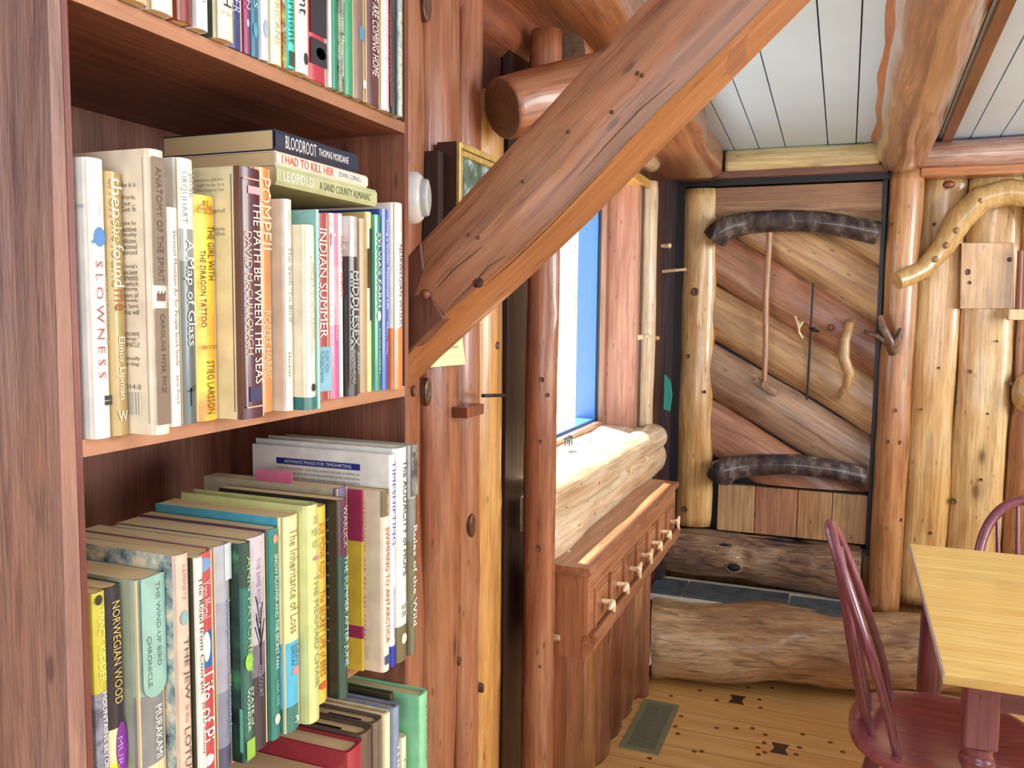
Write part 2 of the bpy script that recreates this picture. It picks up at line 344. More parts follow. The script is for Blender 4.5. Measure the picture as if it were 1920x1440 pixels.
# ceiling: painted tongue and groove boards, falling gently to the far wall
CL=[-1.0,-.80,-.60,-.465,-.367,-.265,-.104,0.0,.13,.29,.40,.50,.66,.82,.98,1.14,1.3,1.5,1.7,1.9,2.1,2.3,2.5,2.7,2.9,3.1,3.4]
mb=MB()
for i in range(len(CL)-1):
    a,b_=CL[i]+.0022,CL[i+1]-.0022
    y0,y1=-1.5,3.95
    mb.hexa([(a,y0,ceil_z(y0)),(b_,y0,ceil_z(y0)),(b_,y1,ceil_z(y1)),(a,y1,ceil_z(y1)),(a,y0,ceil_z(y0)+.03),(b_,y0,ceil_z(y0)+.03),(b_,y1,ceil_z(y1)+.03),(a,y1,ceil_z(y1)+.03)],0)
y0,y1=-1.5,3.95
mb.hexa([(-1,y0,ceil_z(y0)+.008),(3.4,y0,ceil_z(y0)+.008),(3.4,y1,ceil_z(y1)+.008),(-1,y1,ceil_z(y1)+.008),(-1,y0,ceil_z(y0)+.09),(3.4,y0,ceil_z(y0)+.09),(3.4,y1,ceil_z(y1)+.09),(-1,y1,ceil_z(y1)+.09)],1)
CE=obj('ceiling',mb,[plain('c8def6',.35,var=.04,scale=3,name='painted_boards'),plain('3a4048',.7)],weld=False); tag(CE,kind='structure')
# left wall backing with the window opening
WX=-.74
mb=MB()
mb.box((-.98,-1.5,-.06),(WX,1.9,2.3)); mb.box((-.98,3.19,-.06),(WX,4.0,2.3)); mb.box((-.98,1.9,-.06),(WX,3.19,1.0)); mb.box((-.98,1.9,1.97),(WX,3.19,2.3))
WL=obj('wall_left',mb,wood('stained_wall_backing','5c3424','44241a',None,sc=.8,knots=0,coat=.1)); tag(WL,kind='structure')
# vertical half logs of the left wall
def wl(pxa,pxb,mat,seed,z0=0,z1=2.2,x=-.70,ell=.55,ref=900,**k):
    a,b_=PX(pxa,ref,x).y,PX(pxb,ref,x).y; r=(b_-a)/2
    return log('half_log',(x-r*ell+.0,(a+b_)/2,z0),(x-r*ell,(a+b_)/2,z1),r,r*.97,mat,WL,seed,ell=ell,up=(1,0,0),**k)
log('half_log',(-.745,1.0,0),(-.745,1.0,2.2),.085,.085,W_RED,WL,2,ell=.6,up=(1,0,0))
log('half_log',(-.745,.82,0),(-.745,.82,2.2),.085,.085,W_RED,WL,3,ell=.6,up=(1,0,0))
wl(728,817,W_RED,4,knots=((.36,.3,.12,.05),)); wl(820,876,W_RED,5); wl(877,911,W_RED,6,knots=((.43,.9,.1,.04),)); wl(910,955,W_AMBER_LIT,61,z1=1.95,knots=((.55,.2,.1,.03),(.35,.2,.1,.03)))
wl(960,988,W_DARKL,7,x=-.725,ell=.5)
mb=MB(); mb.box((-.735,1.80,0),(-.72,2.0,2.2)); obj('gap_shade_strip',mb,wood('gap_shade_tone','30180f','200f0a',None,knots=0),WL)  # dark strip stands in for the shade in the recess
# vertical slabs below the window, and horizontal round logs
yy=1.95; k=10
for wd in (.17,.15,.19,.14,.18,.16,.17,.2):
    log('half_log',(-.725,yy+wd/2,0),(-.725,yy+wd/2,.9),wd/2,wd/2,(W_RED,W_AMBER,W_RED,W_DARKL)[k%4],WL,k,ell=.35,up=(1,0,0)); yy+=wd; k+=1
    if yy>3.6: break
log('horizontal_log',(-.725,1.95,.925),(-.725,3.33,.925),.085,.08,W_PALE,WL,31,lump=.08)
# wall above plate etc. door wall
YD=3.75
mb=MB(); mb.box((-1.0,3.84,-.06),(-.74,4.0,2.3)); mb.box((-.74,3.84,2.0),(.14,4.0,2.3)); mb.box((.10,3.80,-.06),(3.4,4.0,2.3)); mb.box((-.74,3.84,-.06),(.14,4.0,.54))
WB=obj('wall_back',mb,wood('backing_honey','a87a4a','8a5c34',None,knots=0)); tag(WB,kind='structure')
xs=[.236,.407,.60,.79,.93,1.12,1.30,1.47,1.66,1.84,2.0,2.2,2.38,2.55,2.74,2.92,3.1,3.3]
for i in range(len(xs)-1):
    r=(xs[i+1]-xs[i])/2-.001
    log('half_log',((xs[i]+xs[i+1])/2,3.785,.315),((xs[i]+xs[i+1])/2+.004,3.785,2.04),r,r,(W_HONEY,W_HONEY,W_AMBER)[i%3],WB,50+i,ell=.45,up=(0,-1,0),lump=.05,sq=2.4)
# patch cut into second slab
p=[PY(a,b_,3.728) for a,b_ in ((1803,455),(1903,455),(1903,579),(1800,579))]
mb=MB(); mb.prism([p[3],p[2],p[1],p[0]],(0,.04,0)); o=obj('inset_panel',mb,wood('inset_panel_wood','d0a468','b07c44','e0bc84',dark='7a4a22',sc=.8,knots=.5,rough=.24,coat=.9),WB,loc=p[0],bevel=.002)
# door-side jamb corner strip (dark)
mb=MB(); mb.box((-.76,3.62,.3),(-.705,3.8,2.06)); o=obj('trim_1',mb,wood('corner_strip','4a3434','33242c',None,knots=0),loc=(-.73,3.7,.3)); tag(o,kind='structure')
# unseen walls; openings behind the camera and on the right added for light
mb=MB(); mb.box((-.98,-1.62,-.06),(3.6,-1.5,.7)); mb.box((-.98,-1.62,2.02),(3.6,-1.5,2.6)); mb.box((-.98,-1.62,.7),(-.5,-1.5,2.02)); mb.box((2.2,-1.62,.7),(3.6,-1.5,2.02)); o=obj('wall_front',mb,W_RED,loc=(1.3,-1.56,-.06)); tag(o,kind='structure')
mb=MB(); mb.box((3.4,-1.5,-.06),(3.5,4.0,.7)); mb.box((3.4,-1.5,2.02),(3.5,4.0,2.6)); mb.box((3.4,-1.5,.7),(3.5,-.6,2.02)); mb.box((3.4,1.2,.7),(3.5,1.4,2.02)); mb.box((3.4,3.3,.7),(3.5,4.0,2.02))
o=obj('wall_right',mb,W_HONEY,loc=(3.45,1.2,-.06)); tag(o,kind='structure')
# ---- window
mb=MB(); XG=-.872
y0,y1,z0,z1=1.93,3.15,1.055,1.957
def ring(mb,x0,x1,ya,yb,za,zb,w_,mi=0):
    mb.box((x0,ya,za),(x1,ya+w_,zb),mi); mb.box((x0,yb-w_,za),(x1,yb,zb),mi); mb.box((x0,ya+w_,za),(x1,yb-w_,za+w_),mi); mb.box((x0,ya+w_,zb-w_),(x1,yb-w_,zb),mi)
ring(mb,-.872,-.852,y0,y1,z0,z1,.022)
WN=obj('window_1',mb,wood('window_stop','b08468','946850',None,knots=0),loc=(XG,2.5,z0)); tag(WN,kind='structure')
mb=MB(); ring(mb,-.884,-.872,y0+.004,y1-.004,z0+.004,z1-.004,.018); obj('window_gasket',mb,plain('20242c',.4),WN)
mb=MB(); ring(mb,-.96,-.884,y0,y1,z0,z1,.03); obj('window_sash',mb,plain('4078b8',.35,.3,var=.04,name='sky_tinted_sash'),WN)  # blue tint of the sky light put into the sash colour
mb=MB(); mb.box((-.889,y0+.02,z0+.02),(-.885,y1-.02,z1-.02))
gm,nt,bs=new_mat('window_glass'); tr=N(nt,'ShaderNodeBsdfTransparent'); gl=N(nt,'ShaderNodeBsdfGlossy',Roughness=.02); mx=N(nt,'ShaderNodeMixShader'); mx.inputs[0].default_value=.05
nt.links.new(tr.outputs[0],mx.inputs[1]); nt.links.new(gl.outputs[0],mx.inputs[2]); nt.links.new(mx.outputs[0],nt.nodes['Material Output'].inputs[0])
obj('window_glass',mb,gm,WN)
mb=MB(); mb.box((-.872,3.15,1.0),(-.737,3.19,1.975)); obj('window_jamb',mb,wood('jamb_board','b88068','985e48','c89880',dark='6a3c2c',knots=.3),WN,loc=(-.8,3.16,1.0))
mb=MB(); mb.box((-.872,1.93,1.957),(-.715,3.24,1.985)); obj('window_head',mb,wood('head_board','dcb060','c89444',None,axis='Y',knots=.2),WN,loc=(-.8,2.5,1.957))
# split-log sill, its flat top slightly rough
mb=MB(); n_=30; rows=[]
prof=[(-.875,1.062),(-.84,1.06),(-.80,1.057),(-.76,1.053),(-.72,1.046),(-.685,1.03),(-.67,1.0),(-.68,.97),(-.72,.96),(-.87,.96)]
vs=[]
for i in range(n_+1):
    y=1.9+1.32*i/n_
    for (x,z) in prof: vs.append((x,y,z+.006*noise.noise(Vector((x*30,y*9,0)))))
q=len(prof)
mb.add(vs,[(i*q+j,i*q+(j+1)%q,(i+1)*q+(j+1)%q,(i+1)*q+j) for i in range(n_) for j in range(q)]+[tuple(range(q)),tuple(n_*q+j for j in range(q))],0,True)
obj('window_sill',mb,wood('sill_top','e4d2b4','ccae88','f0e4cc',dark='9a7450',axis='Y',knots=.3),WN,loc=(-.8,2.5,1.0))
log('sill_front_log',(-.692,1.95,1.028),(-.692,3.31,1.003),.046,.054,W_PALE,WN,77,lump=.10,knots=((.05,4.6,.25,.03),(.3,4.9,.3,.03),(.55,4.9,.3,.03),(.8,4.9,.35,.03)))
# ---- outside
mb=MB(); mb.box((-30,-20,-1.0),(-1.05,40,-.9)); o=obj('ground',mb,plain('e8e6dc',.9,var=.1,scale=2)); tag(o,kind='structure')
rnd=random.Random(5)
def tree(px,py,xx,w_,h_,n_,label,seed,size=.05):
    rnd=random.Random(seed); c=PX(px,py,xx)
    t=thing('leafy_tree',label,'tree',(c.x,c.y,-.9)); b=MB(); s=MB()
    b.tube([(c.x,c.y,-.9),(c.x+.05,c.y,c.z*.5),(c.x,c.y,c.z+h_*.4)],[.05,.035,.012],8)
    for i in range(n_):
        p=Vector((c.x+rnd.gauss(0,.3),c.y+rnd.gauss(0,w_),c.z+rnd.gauss(0,h_)))
        d=Vector((rnd.uniform(-1,1),rnd.uniform(-1,1),rnd.uniform(-1,1))).normalized()*size; e=d.orthogonal().normalized()*size*.4
        s.add([p-d,p+e,p+d,p-e],[(0,1,2,3)])
    for i in range(14):
        b.tube([(c.x,c.y,c.z-h_+rnd.random()*h_*1.5),(c.x+rnd.gauss(0,.2),c.y+rnd.gauss(0,w_),c.z+rnd.gauss(0,h_))],[.012,.003],5)
    obj('trunk',b,plain('a89c90',.8),t); tag(obj('foliage',s,plain('7c8c78',.6),t,weld=False),kind='stuff')
tree(1078,560,-5.5,.35,.9,240,'sunlit tree with sparse pale leaves seen through the upper part of the window',1,.035)
tree(1080,740,-4.5,.22,.18,120,'low sunlit bush with pale leaves outside, at the bottom of the window glass',2,.03)
# ------------------------------------------------------------------ timbers
# knee brace from the left wall across the foreground, in the plane y = .87 .. .97
YB=.885
top=[PY(a,b_,YB) for a,b_ in ((700,545),(790,448),(900,330),(1000,225),(1160,52),(1260,-55),(1420,-225))]
mid=[PY(a,b_,YB) for a,b_ in ((700,735),(830,592),(975,470),(1075,372),(1235,205),(1345,100),(1560,-115))]
low=[PY(a,b_,YB+.03) for a,b_ in ((700,745),(765,688),(900,565),(1045,430),(1200,275),(1310,160),(1560,-100))]
br=thing('knee_brace','big hewn diagonal brace rising from the bookcase side to the ceiling','beam',(-.45,.93,1.43))
O_=mid[0]; tdir=(mid[-1]-mid[0]).normalized()
def strip(name,mat,sections,parent,close=True):
    """loft through cross-sections, with local Z along the brace"""
    a=Vector((0,1,0)); a=(a-tdir*a.dot(tdir)).normalized(); b_=tdir.cross(a)
    M=Matrix.Identity(4)
    for i in range(3): M[i][0]=a[i]; M[i][1]=b_[i]; M[i][2]=tdir[i]; M[i][3]=O_[i]
    Mi=M.inverted(); m_=MB(); n=len(sections[0]); vs=[Mi@Vector(p) for s in sections for p in s]
    fs=[(i*n+j,i*n+(j+1)%n,(i+1)*n+(j+1)%n,(i+1)*n+j) for i in range(len(sections)-1) for j in range(n)]
    m_.add(vs,fs,0,True); m_.add(vs[:n],[tuple(range(n))]); m_.add(vs[-n:],[tuple(range(n))])
    o=obj(name,m_,mat,parent,local=True); o.matrix_local=Matrix.Translation(-parent.location)@M; return o
def lerp_rows(rows,steps):
    out=[]
    for i in range(len(rows[0])-1):
        for k in range(steps):
            t=k/steps; out.append([r[i].lerp(r[i+1],t) for r in rows])
    out.append([r[-1] for r in rows]); return out
secs=[]; secu=[]
for (t,m_,l) in lerp_rows([top,mid,low],6):
    h=noise.noise(t*9)*.003; back=Vector((0,.10,0))
    sec=[]
    for k in range(9): 
        u=k/8; p=t.lerp(m_,u); p=p+Vector((0,-.010*math.sin(PI*u)+.004*noise.noise(p*14)+.006,0)); sec.append(p)
    sec+= [m_+back+Vector((0,0,-.0)),t+back]
    secs.append(sec)
    w_=(l-m_)
    secu.append([m_+Vector((0,.002,0)),m_+Vector((0,.008,0))+w_*.55,m_+Vector((0,.022,0))+w_*.9,m_+Vector((0,.045,0))+w_*1.05,m_+Vector((0,.07,0))+w_*.95,m_+Vector((0,.094,0))+w_*.4,m_+back,m_+Vector((0,.05,0))-w_*.1])
strip('hewn_face',W_BRACE,secs,br); strip('rounded_underside',W_BRACEU,secu,br)['label']='orange rounded underside'
# darker end block behind the notch line
P=[PY(a,b_,YB-.002) for a,b_ in ((700,560),(757,488),(789,452),(795,505),(812,560),(832,597),(757,668),(700,720))]
mb=MB(); mb.prism(P[::-1],(0,.05,0)); obj('brace_end',mb,wood('brace_end_wood','7c4c38','603628','8a5a44',dark='3a1e16',knots=.4),br,loc=P[1],bevel=.002)['label']='darker end of the brace beside the notch'
mb=MB(); c=PY(797,552,YB-.012); mb.ball(c,.006,sc=(1,.7,1)); obj('pegged_knot',mb,W_DARKL,br,loc=c)
c=PY(896,530,YB+.004); mb=MB(); mb.ball(c,.006,sc=(1.2,.35,1)); obj('knot_hole',mb,plain('3a1a10',.6),br,loc=c)
# plate logs at the top of the left wall
def px_mark(o): return o
o=log('wall_plate_log',(-.635,.5,ceil_z(.5)-.05),(-.635,3.68,ceil_z(3.68)-.05),.135,.135,wood('plate_log_orange','bc7c50','985838','cc9468',dark='5a3020',sc=.8,knots=.3,rough=.26,coat=.8),seed=11,ell=.52,sq=5,up=(0,0,1),lump=.03); tag(o,'long squared plate log running under the ceiling above the window','beam')
o=log('ceiling_edge_log',(-.80,.5,2.16),(-.80,2.9,2.10),.10,.10,W_DARKL,seed=12); tag(o,'dark round log in the top corner above the vertical wall logs','beam')
# two cut log ends under the plate
e0=PY(940,205,1.60); e1=e0+(RT*.80+UP*.34+FW*.50)*.27
log_o=log('log_stub',e0,e1,.060,.072,W_RED,seed=13,endmat=wood('end_grain','8a6040','704a30',None,knots=0,stretch=.8),up=(0,-1,0)); tag(log_o,'short reddish log stub with its brown cut end above the picture frame','beam')
e0=PY(1063,100,1.92)
log_o=log('log_stub',e0,e0+Vector((.02,.55,-.03)),.047,.049,W_RED,seed=14,endmat=wood('end_grain_grey','8c7866','6e5a4a',None,knots=0,stretch=.8)); tag(log_o,'round grey cut end of a log tucked above the brace','beam')
# header round log with its end at the right of the window
e=PY(1222,308,3.34)
o=log('window_header_log',(e.x-.02,2.0,e.z+.01),(e.x,3.34,e.z),.038,.036,W_PALE,seed=15,lump=.04); tag(o,'slim round log over the window ending at the right window post','beam')
# posts
o=log('window_post',(-.655,1.862,0),(-.66,1.870,2.12),.039,.037,W_RED,seed=16,up=(1,0,0),knots=((.3,0,.1,.03),(.7,5.8,.2,.02),(.42,5.4,.25,.02))); tag(o,'reddish knotty log post between the wall logs and the window','post')
KP=((.5,5.2,.25,.03),(.5,4.3,.25,.03))
o=log('window_post',(-.742,3.30,.95),(-.742,3.30,1.99),.046,.042,W_PALE,seed=17,up=(1,0,0),knots=KP); tag(o,'pale peeled post with a whorl of knots at the right edge of the window','post')
o=log('short_post',(-.698,3.185,0),(-.70,3.20,.84),.034,.032,W_RED,seed=18,up=(1,0,0),lump=.03); tag(o,'slim round post standing on the floor below the right end of the small chest','post')
o=log('door_post',(.182,3.70,.29),(.188,3.70,2.05),.062,.060,W_AMBER,seed=19,up=(0,-1,0),lump=.04); tag(o,'tall mottled round post at the right side of the plank door','post')
# headers over the door and right wall
o=log('door_header_log',(-.50,3.70,2.115),(.09,3.70,2.115),.048,.048,W_YEL,seed=20,sq=3); tag(o,'pale yellow squared log above the door, under the ceiling','beam')
mb=MB(); mb.box((-.74,3.66,2.045),(.12,3.76,2.072)); o=one('header_trim_board',mb,wood('header_trim','8a5a44','6c4232',None,axis='X',knots=.5),'narrow brown board between the yellow header log and the door','beam')
o=log('header_log',(.14,3.69,2.10),(3.3,3.69,2.10),.055,.058,wood('glossy_header_log','bc9484','946858','dcc8c0',dark='5c3c34',knots=.4,rough=.25,coat=.8),seed=21,lump=.05,seg=80); tag(o,'long horizontal pinkish log over the honey coloured wall logs','beam')
mb=MB(); mb.box((.235,3.655,2.015),(3.3,3.75,2.05)); one('header_trim_board',mb,wood('orange_trim','c88450','a86838',None,axis='X',knots=.6),'long orange board under the pinkish header log','beam',bevel=.004)
# ceiling log
o=log('ceiling_beam',(.170,.2,ceil_z(.2)-.045),(.168,3.66,ceil_z(3.66)-.045),.100,.092,wood('glossy_ceiling_beam','b8845c','9c6848','d8b084',dark='6e4830',sc=.9,knots=.2,flecks=0,blotch=.3,rough=.22,coat=1,bump=.9),seed=22,lump=.05,seg=90,n=36); tag(o,'big glossy round log beam crossing the white ceiling','beam')
for sx,lab in ((-1,'left'),(1,'right')):
    mb=MB(); vs=[]; n_=40
    for i in range(n_+1):
        y=.2+3.44*i/n_; x=.169+sx*(.094+.014*noise.noise(Vector((y*4,sx*5,0)))); z=ceil_z(y)
        vs+=[(x,y,z-.004),(x+sx*.018,y,z-.001),(x-sx*.02,y,z-.03)]
    mb.add(vs,[(i*3+j,i*3+(j+1)%3,(i+1)*3+(j+1)%3,(i+1)*3+j) for i in range(n_) for j in range(3)],0,True)
    ob=obj('bark_edge',mb,wood('beam_edge','c07c4c','a4643c',None,axis='Y',knots=0),None,loc=(.169,1.9,2.2)); ob.parent=o; ob.matrix_parent_inverse=o.matrix_world.inverted()
mb=MB(); mb.hexa([(.30,.2,ceil_z(.2)-.02),(.335,.2,ceil_z(.2)-.02),(.335,3.7,ceil_z(3.7)-.02),(.30,3.7,ceil_z(3.7)-.02),(.30,.2,ceil_z(.2)),(.335,.2,ceil_z(.2)),(.335,3.7,ceil_z(3.7)),(.30,3.7,ceil_z(3.7))])
o=one('ceiling_strip',mb,wood('ceiling_strip_wood','8c5c40','744a34',None,axis='Y',knots=0),'flat brown strip on the ceiling right of the big round beam','beam')
# ------------------------------------------------------------------ step logs and slate
big=log('step_log',(-.695,3.385,.158),(.62,3.62,.20),.160,.138,W_BIG,seed=23,seg=70,n=40,lump=.10,clips=(((0,3.78,0),(0,1,0)),)); tag(big,'huge weathered log lying on the floor below the door','log')
sec=log('step_log',(-.735,3.755,.44),(.09,3.745,.425),.10,.108,W_BIG2,seed=24,seg=60,n=36,lump=.12,clips=(((0,3.835,0),(0,1,0)),),knots=((.44,1.3,-.25,.05),)); tag(sec,'darker weathered log directly under the plank door, above the slate','log')
p=PY(1358,1022,3.60); 
for (p,r_,sc_) in ((PY(1358,1022,3.668),.013,(2.0,.6,.7)),(PY(1376,1064,3.652),.02,(1.4,.5,.8))):
    mb=MB(); mb.ball(p,r_,sc=sc_); ob=obj('knot_hole',mb,plain('1c1a1e',.8),None,loc=p); ob.parent=sec; ob.matrix_parent_inverse=sec.matrix_world.inverted()
    mb=MB(); R_=[(p.x+math.cos(a*.524)*r_*sc_[0]*1.15,p.y-.002,p.z+math.sin(a*.524)*r_*sc_[2]*1.25) for a in range(13)]; mb.tube(R_,.0045,8,caps=False); ob=obj('knot_rim',mb,W_BIG2,None,loc=p); ob.parent=sec; ob.matrix_parent_inverse=sec.matrix_world.inverted()
mb=MB(); g=plain('d0cabc',.8)
mb.box((-.735,3.46,.29),(.11,3.72,.316)); 
SL=thing('slate_landing','dark grey slate slabs with pale mortar joints between the two step logs','stone',(-.3,3.6,.2))
obj('mortar_bed',mb,g,SL,loc=(-.3,3.6,.2))
sm=speck('3c4248','54606a','464c50',scale=12,rough=.4,name='slate')
for (xa,xb) in ((-.735,-.60),(-.592,-.18),(-.172,.10)):
    mb=MB(); mb.box((xa,3.465,.31),(xb,3.66 if xa<-.5 else 3.64,.326)); obj('slate_slab',mb,sm,SL,loc=(xa,3.5,.31),bevel=.002)
# ------------------------------------------------------------------ door
D=lambda a,b_,y=3.75:PY(a,b_,y)
mb=MB(); mb.box((-.705,3.71,.52),(-.672,3.80,2.045)); mb.box((-.672,3.71,2.022),(.13,3.80,2.045)); mb.box((.106,3.74,.50),(.124,3.80,2.03)); mb.box((-.70,3.80,.50),(.13,3.83,2.05))
mb.box((-.70,3.72,.515),(.13,3.8,.532))
DR=obj('door_1',mb,M_BLACK,loc=(-.3,3.75,.5)); tag(DR,kind='structure')
DOOR=thing('plank_door','rustic door of diagonal half logs with two curved dark bark branches','door',(-.29,3.78,.54))
xl,xr,zt,zb=-.672,.106,2.018,.545
log('stile',(-.606,3.755,.555),(-.612,3.755,2.016),.081,.074,W_HONEY,DOOR,seed=30,up=(0,-1,0),ell=.7,lump=.06,knots=((.62,.1,.10,.03),(.5,.6,.1,.02),(.45,1.5,.15,.02)))
CLP=(((xl+.1,0,0),(-1,0,0)),((xr,0,0),(1,0,0)),((0,0,1.905),(0,0,1)),((0,0,.762),(0,0,-1)),((0,3.79,0),(0,1,0)))
lines=[(1345,315),(1345,422),(1345,530),(1345,640),(1345,757),(1345,868)]; slope=.602
mats=[W_DOOR,W_DOORR,W_DOOR,W_DOORG,W_DOORR]
# plank centre lines, each a half log clipped to the door's rectangle
for i in range(-1,5):
    y_up=315+109*i+ (2 if i>2 else 0); y_lo=y_up+110
    yc=(y_up+y_lo)/2; a=D(1250,yc-95*slope,3.775); b_=D(1760,yc+415*slope,3.775)
    u_=D(1490,y_up+145*slope,3.775); l_=D(1490,y_lo+145*slope,3.775); r=(u_-l_).length*math.cos(math.atan(slope))/2
    log('diagonal_plank',a,b_,r*1.0,r*1.0,[W_DOOR,W_DOOR,W_DOORR,W_DOOR,W_DOORG,W_DOORR][i+1],DOOR,seed=40+i,ell=.42,up=(0,-1,0),lump=.05,clips=CLP)
# top rail planks
for za,zb2,mt in ((1.955,2.017,W_DOORR),(1.90,1.957,W_DOOR)):
    mb=MB(); mb.box((-.55,3.735,za),(xr,3.77,zb2)); obj('top_rail',mb,wood('top_rail_'+mt.name,'b08464' if mt is W_DOORR else 'c49c74','94684c',None,axis='X',knots=.4),DOOR,loc=(-.2,3.75,za),bevel=.003)
# bottom boards
bx=[D(a,960).x for a in (1345,1415,1495,1560,1624)]; bx[-1]=xr
for i in range(4):
    mb=MB(); mb.box((bx[i]+.001,3.737,.545),(bx[i+1]-.001,3.775,.75)); obj('bottom_board',mb,(W_DOOR,W_DOORR,W_DOOR,W_DOOR)[i],DOOR,loc=((bx[i]+bx[i+1])/2,3.74,.55),bevel=.003)
def branch(pts,rad,name,label):
    mb=MB(); P3=[D(a,b_,y) for a,b_,y in pts]
    # smooth the path
    Q=[];R=[]
    for i in range(len(P3)-1):
        for k in range(6):
            t=k/6; p0=P3[max(i-1,0)];p1=P3[i];p2=P3[i+1];p3=P3[min(i+2,len(P3)-1)]
            q=.5*((2*p1)+(-p0+p2)*t+(2*p0-5*p1+4*p2-p3)*t*t+(-p0+3*p1-3*p2+p3)*t**3); Q.append(q); R.append(rad[i]+(rad[i+1]-rad[i])*t)
    Q.append(P3[-1]);R.append(rad[-1])
    mb.tube(Q,R,18,lump=.10); o=obj(name,mb,M_BARK,DOOR,loc=P3[0]); o['label']=label
branch([(1342,446,3.69),(1356,432,3.68),(1400,419,3.69),(1470,413,3.69),(1560,420,3.69),(1646,438,3.70)],[.058,.056,.045,.046,.044,.046],'bark_branch','dark bark branch bowed across the top of the door')
branch([(1350,895,3.69),(1358,882,3.68),(1400,873,3.69),(1480,871,3.69),(1550,879,3.69),(1622,894,3.70)],[.056,.054,.046,.044,.044,.044],'bark_branch','dark bark branch bowed across the bottom of the door')
mb=MB(); mb.tube([D(1443,436,3.70),D(1436,560,3.695),D(1436,640,3.695),D(1433,718,3.70)],[.0125,.0125,.0115,.0105],10,lump=.05); obj('hanging_stick',mb,M_STICK,DOOR,loc=D(1443,436,3.70))
mb=MB(); a=D(1420,712,3.715); mb.tube([D(1416,712,3.72),D(1440,728,3.72),D(1457,738,3.72)],[.016,.019,.014],8,sq=3,lump=.05); mb.tube([D(1434,720,3.70),D(1434,722,3.68)],[.014,.014],12); obj('stick_rest',mb,W_DOORG,DOOR,loc=a)
mb=MB(); mb.tube([D(1525,530,3.72),D(1520,620,3.72),D(1513,750,3.72)],.004,8); obj('latch_rod',mb,M_IRON,DOOR,loc=D(1525,530,3.72))
mb=MB(); mb.tube([D(1517,615,3.72),D(1535,622,3.705)],.005,8); mb.ball(D(1526,618,3.71),.009); obj('rod_stop',mb,M_IRON,DOOR,loc=D(1525,618,3.72))
mb=MB(); mb.ball(D(1558,614,3.715),.014,sc=(1,.7,1)); obj('peg_knob',mb,W_DARKL,DOOR,loc=D(1558,614,3.72))
mb=MB(); mb.tube([D(1491,594,3.725),D(1494,602,3.70),D(1498,618,3.69),D(1505,604,3.70),D(1499,601,3.715),D(1498,622,3.71),D(1505,634,3.72)],.005,8); obj('twig_hook',mb,M_ANTLER,DOOR,loc=D(1498,610,3.72))
mb=MB(); mb.tube([D(1596,603,3.73),D(1594,610,3.68),D(1584,640,3.66),D(1582,672,3.66),D(1592,700,3.66),D(1588,722,3.67),D(1575,745,3.72)],[.017,.019,.021,.024,.022,.017,.015],12,lump=.05); obj('door_handle',mb,wood('handle_wood','d0aa78','b48c5c',None,knots=0),DOOR,loc=D(1585,672,3.7))
# antler latch on the post
A=thing('antler_latch','small dark forked antler latch fixed to the round door post','latch',D(1672,650,3.64))
mb=MB()
mb.tube([D(1676,662,3.645),D(1668,640,3.625),D(1656,615,3.62),D(1650,592,3.63)],[.021,.022,.016,.011],10,lump=.06)
mb.tube([D(1668,646,3.63),D(1645,630,3.62),D(1620,622,3.65)],[.016,.012,.007],10,lump=.06)
mb.tube([D(1676,650,3.63),D(1684,635,3.62),D(1690,616,3.63)],[.018,.014,.009],10,lump=.06)
obj('forked_tines',mb,speck('4a3428','6c5040','8a6c54',scale=30,rough=.3,name='dark_antler'),A,loc=A.location)
# curved branch hung on the right wall
B=thing('curved_branch','pale bent branch mounted across the wall logs right of the door','branch',D(1780,440,3.7))
mb=MB(); pts=[(1682,527,3.602),(1700,520,3.62),(1730,505,3.68),(1770,462,3.69),(1800,412,3.69),(1840,372,3.69),(1890,360,3.69),(1940,366,3.69),(1985,400,3.69),(2010,450,3.69)]
P3=[D(*p) for p in pts]; mb.tube(P3,[.032,.036,.037,.042,.048,.050,.050,.048,.045,.04],20,lump=.06); obj('bent_limb',mb,wood('peeled_branch','dcbc84','c49c5c',None,sc=.8,knots=.6,rough=.25,coat=.8),B)
for (a,b_) in ((1700,519),(1727,510),(1754,486),(1774,460),(1793,432),(1838,376)):
    mb=MB(); mb.ball(D(a,b_,3.646),.011,sc=(1,.6,1.2)); obj('branch_knot',mb,wood('branch_knot','a88454','8c6a3e',None,knots=0),B,loc=D(a,b_,3.65))
# dark knob under the header
mb=MB(); mb.ball(D(1779,346,3.70),.018,sc=(1.2,.9,.9)); one('wooden_ball_peg',mb,W_DARKL,'small dark wooden knob under the orange header board','knob')
S=thing('wooden_rod_holder','dark upright rod with a pale block at its foot on the wall logs','rod',D(1912,590,3.7))
mb=MB(); mb.tube([D(1914,470,3.70),D(1910,585,3.70)],.011,10); obj('rod',mb,W_DARKL,S,loc=D(1912,590,3.7))
mb=MB(); a=D(1890,600,3.68); b_=D(1930,580,3.72); mb.box((a.x,a.y,a.z),(b_.x,b_.y,b_.z)); obj('foot_block',mb,W_YEL,S,loc=D(1912,590,3.7),bevel=.003)
mb=MB(); mb.ball(D(1931,737,3.745),.085,n=24,sc=(.75,.55,1.0)); mb.v=[tuple(Vector(v)+Vector((1,1,1))*.004*noise.noise(Vector(v)*22)) for v in mb.v]; one('wall_burl',mb,W_HONEY,'rounded pale burl on the wall at the right edge of the photo','burl')
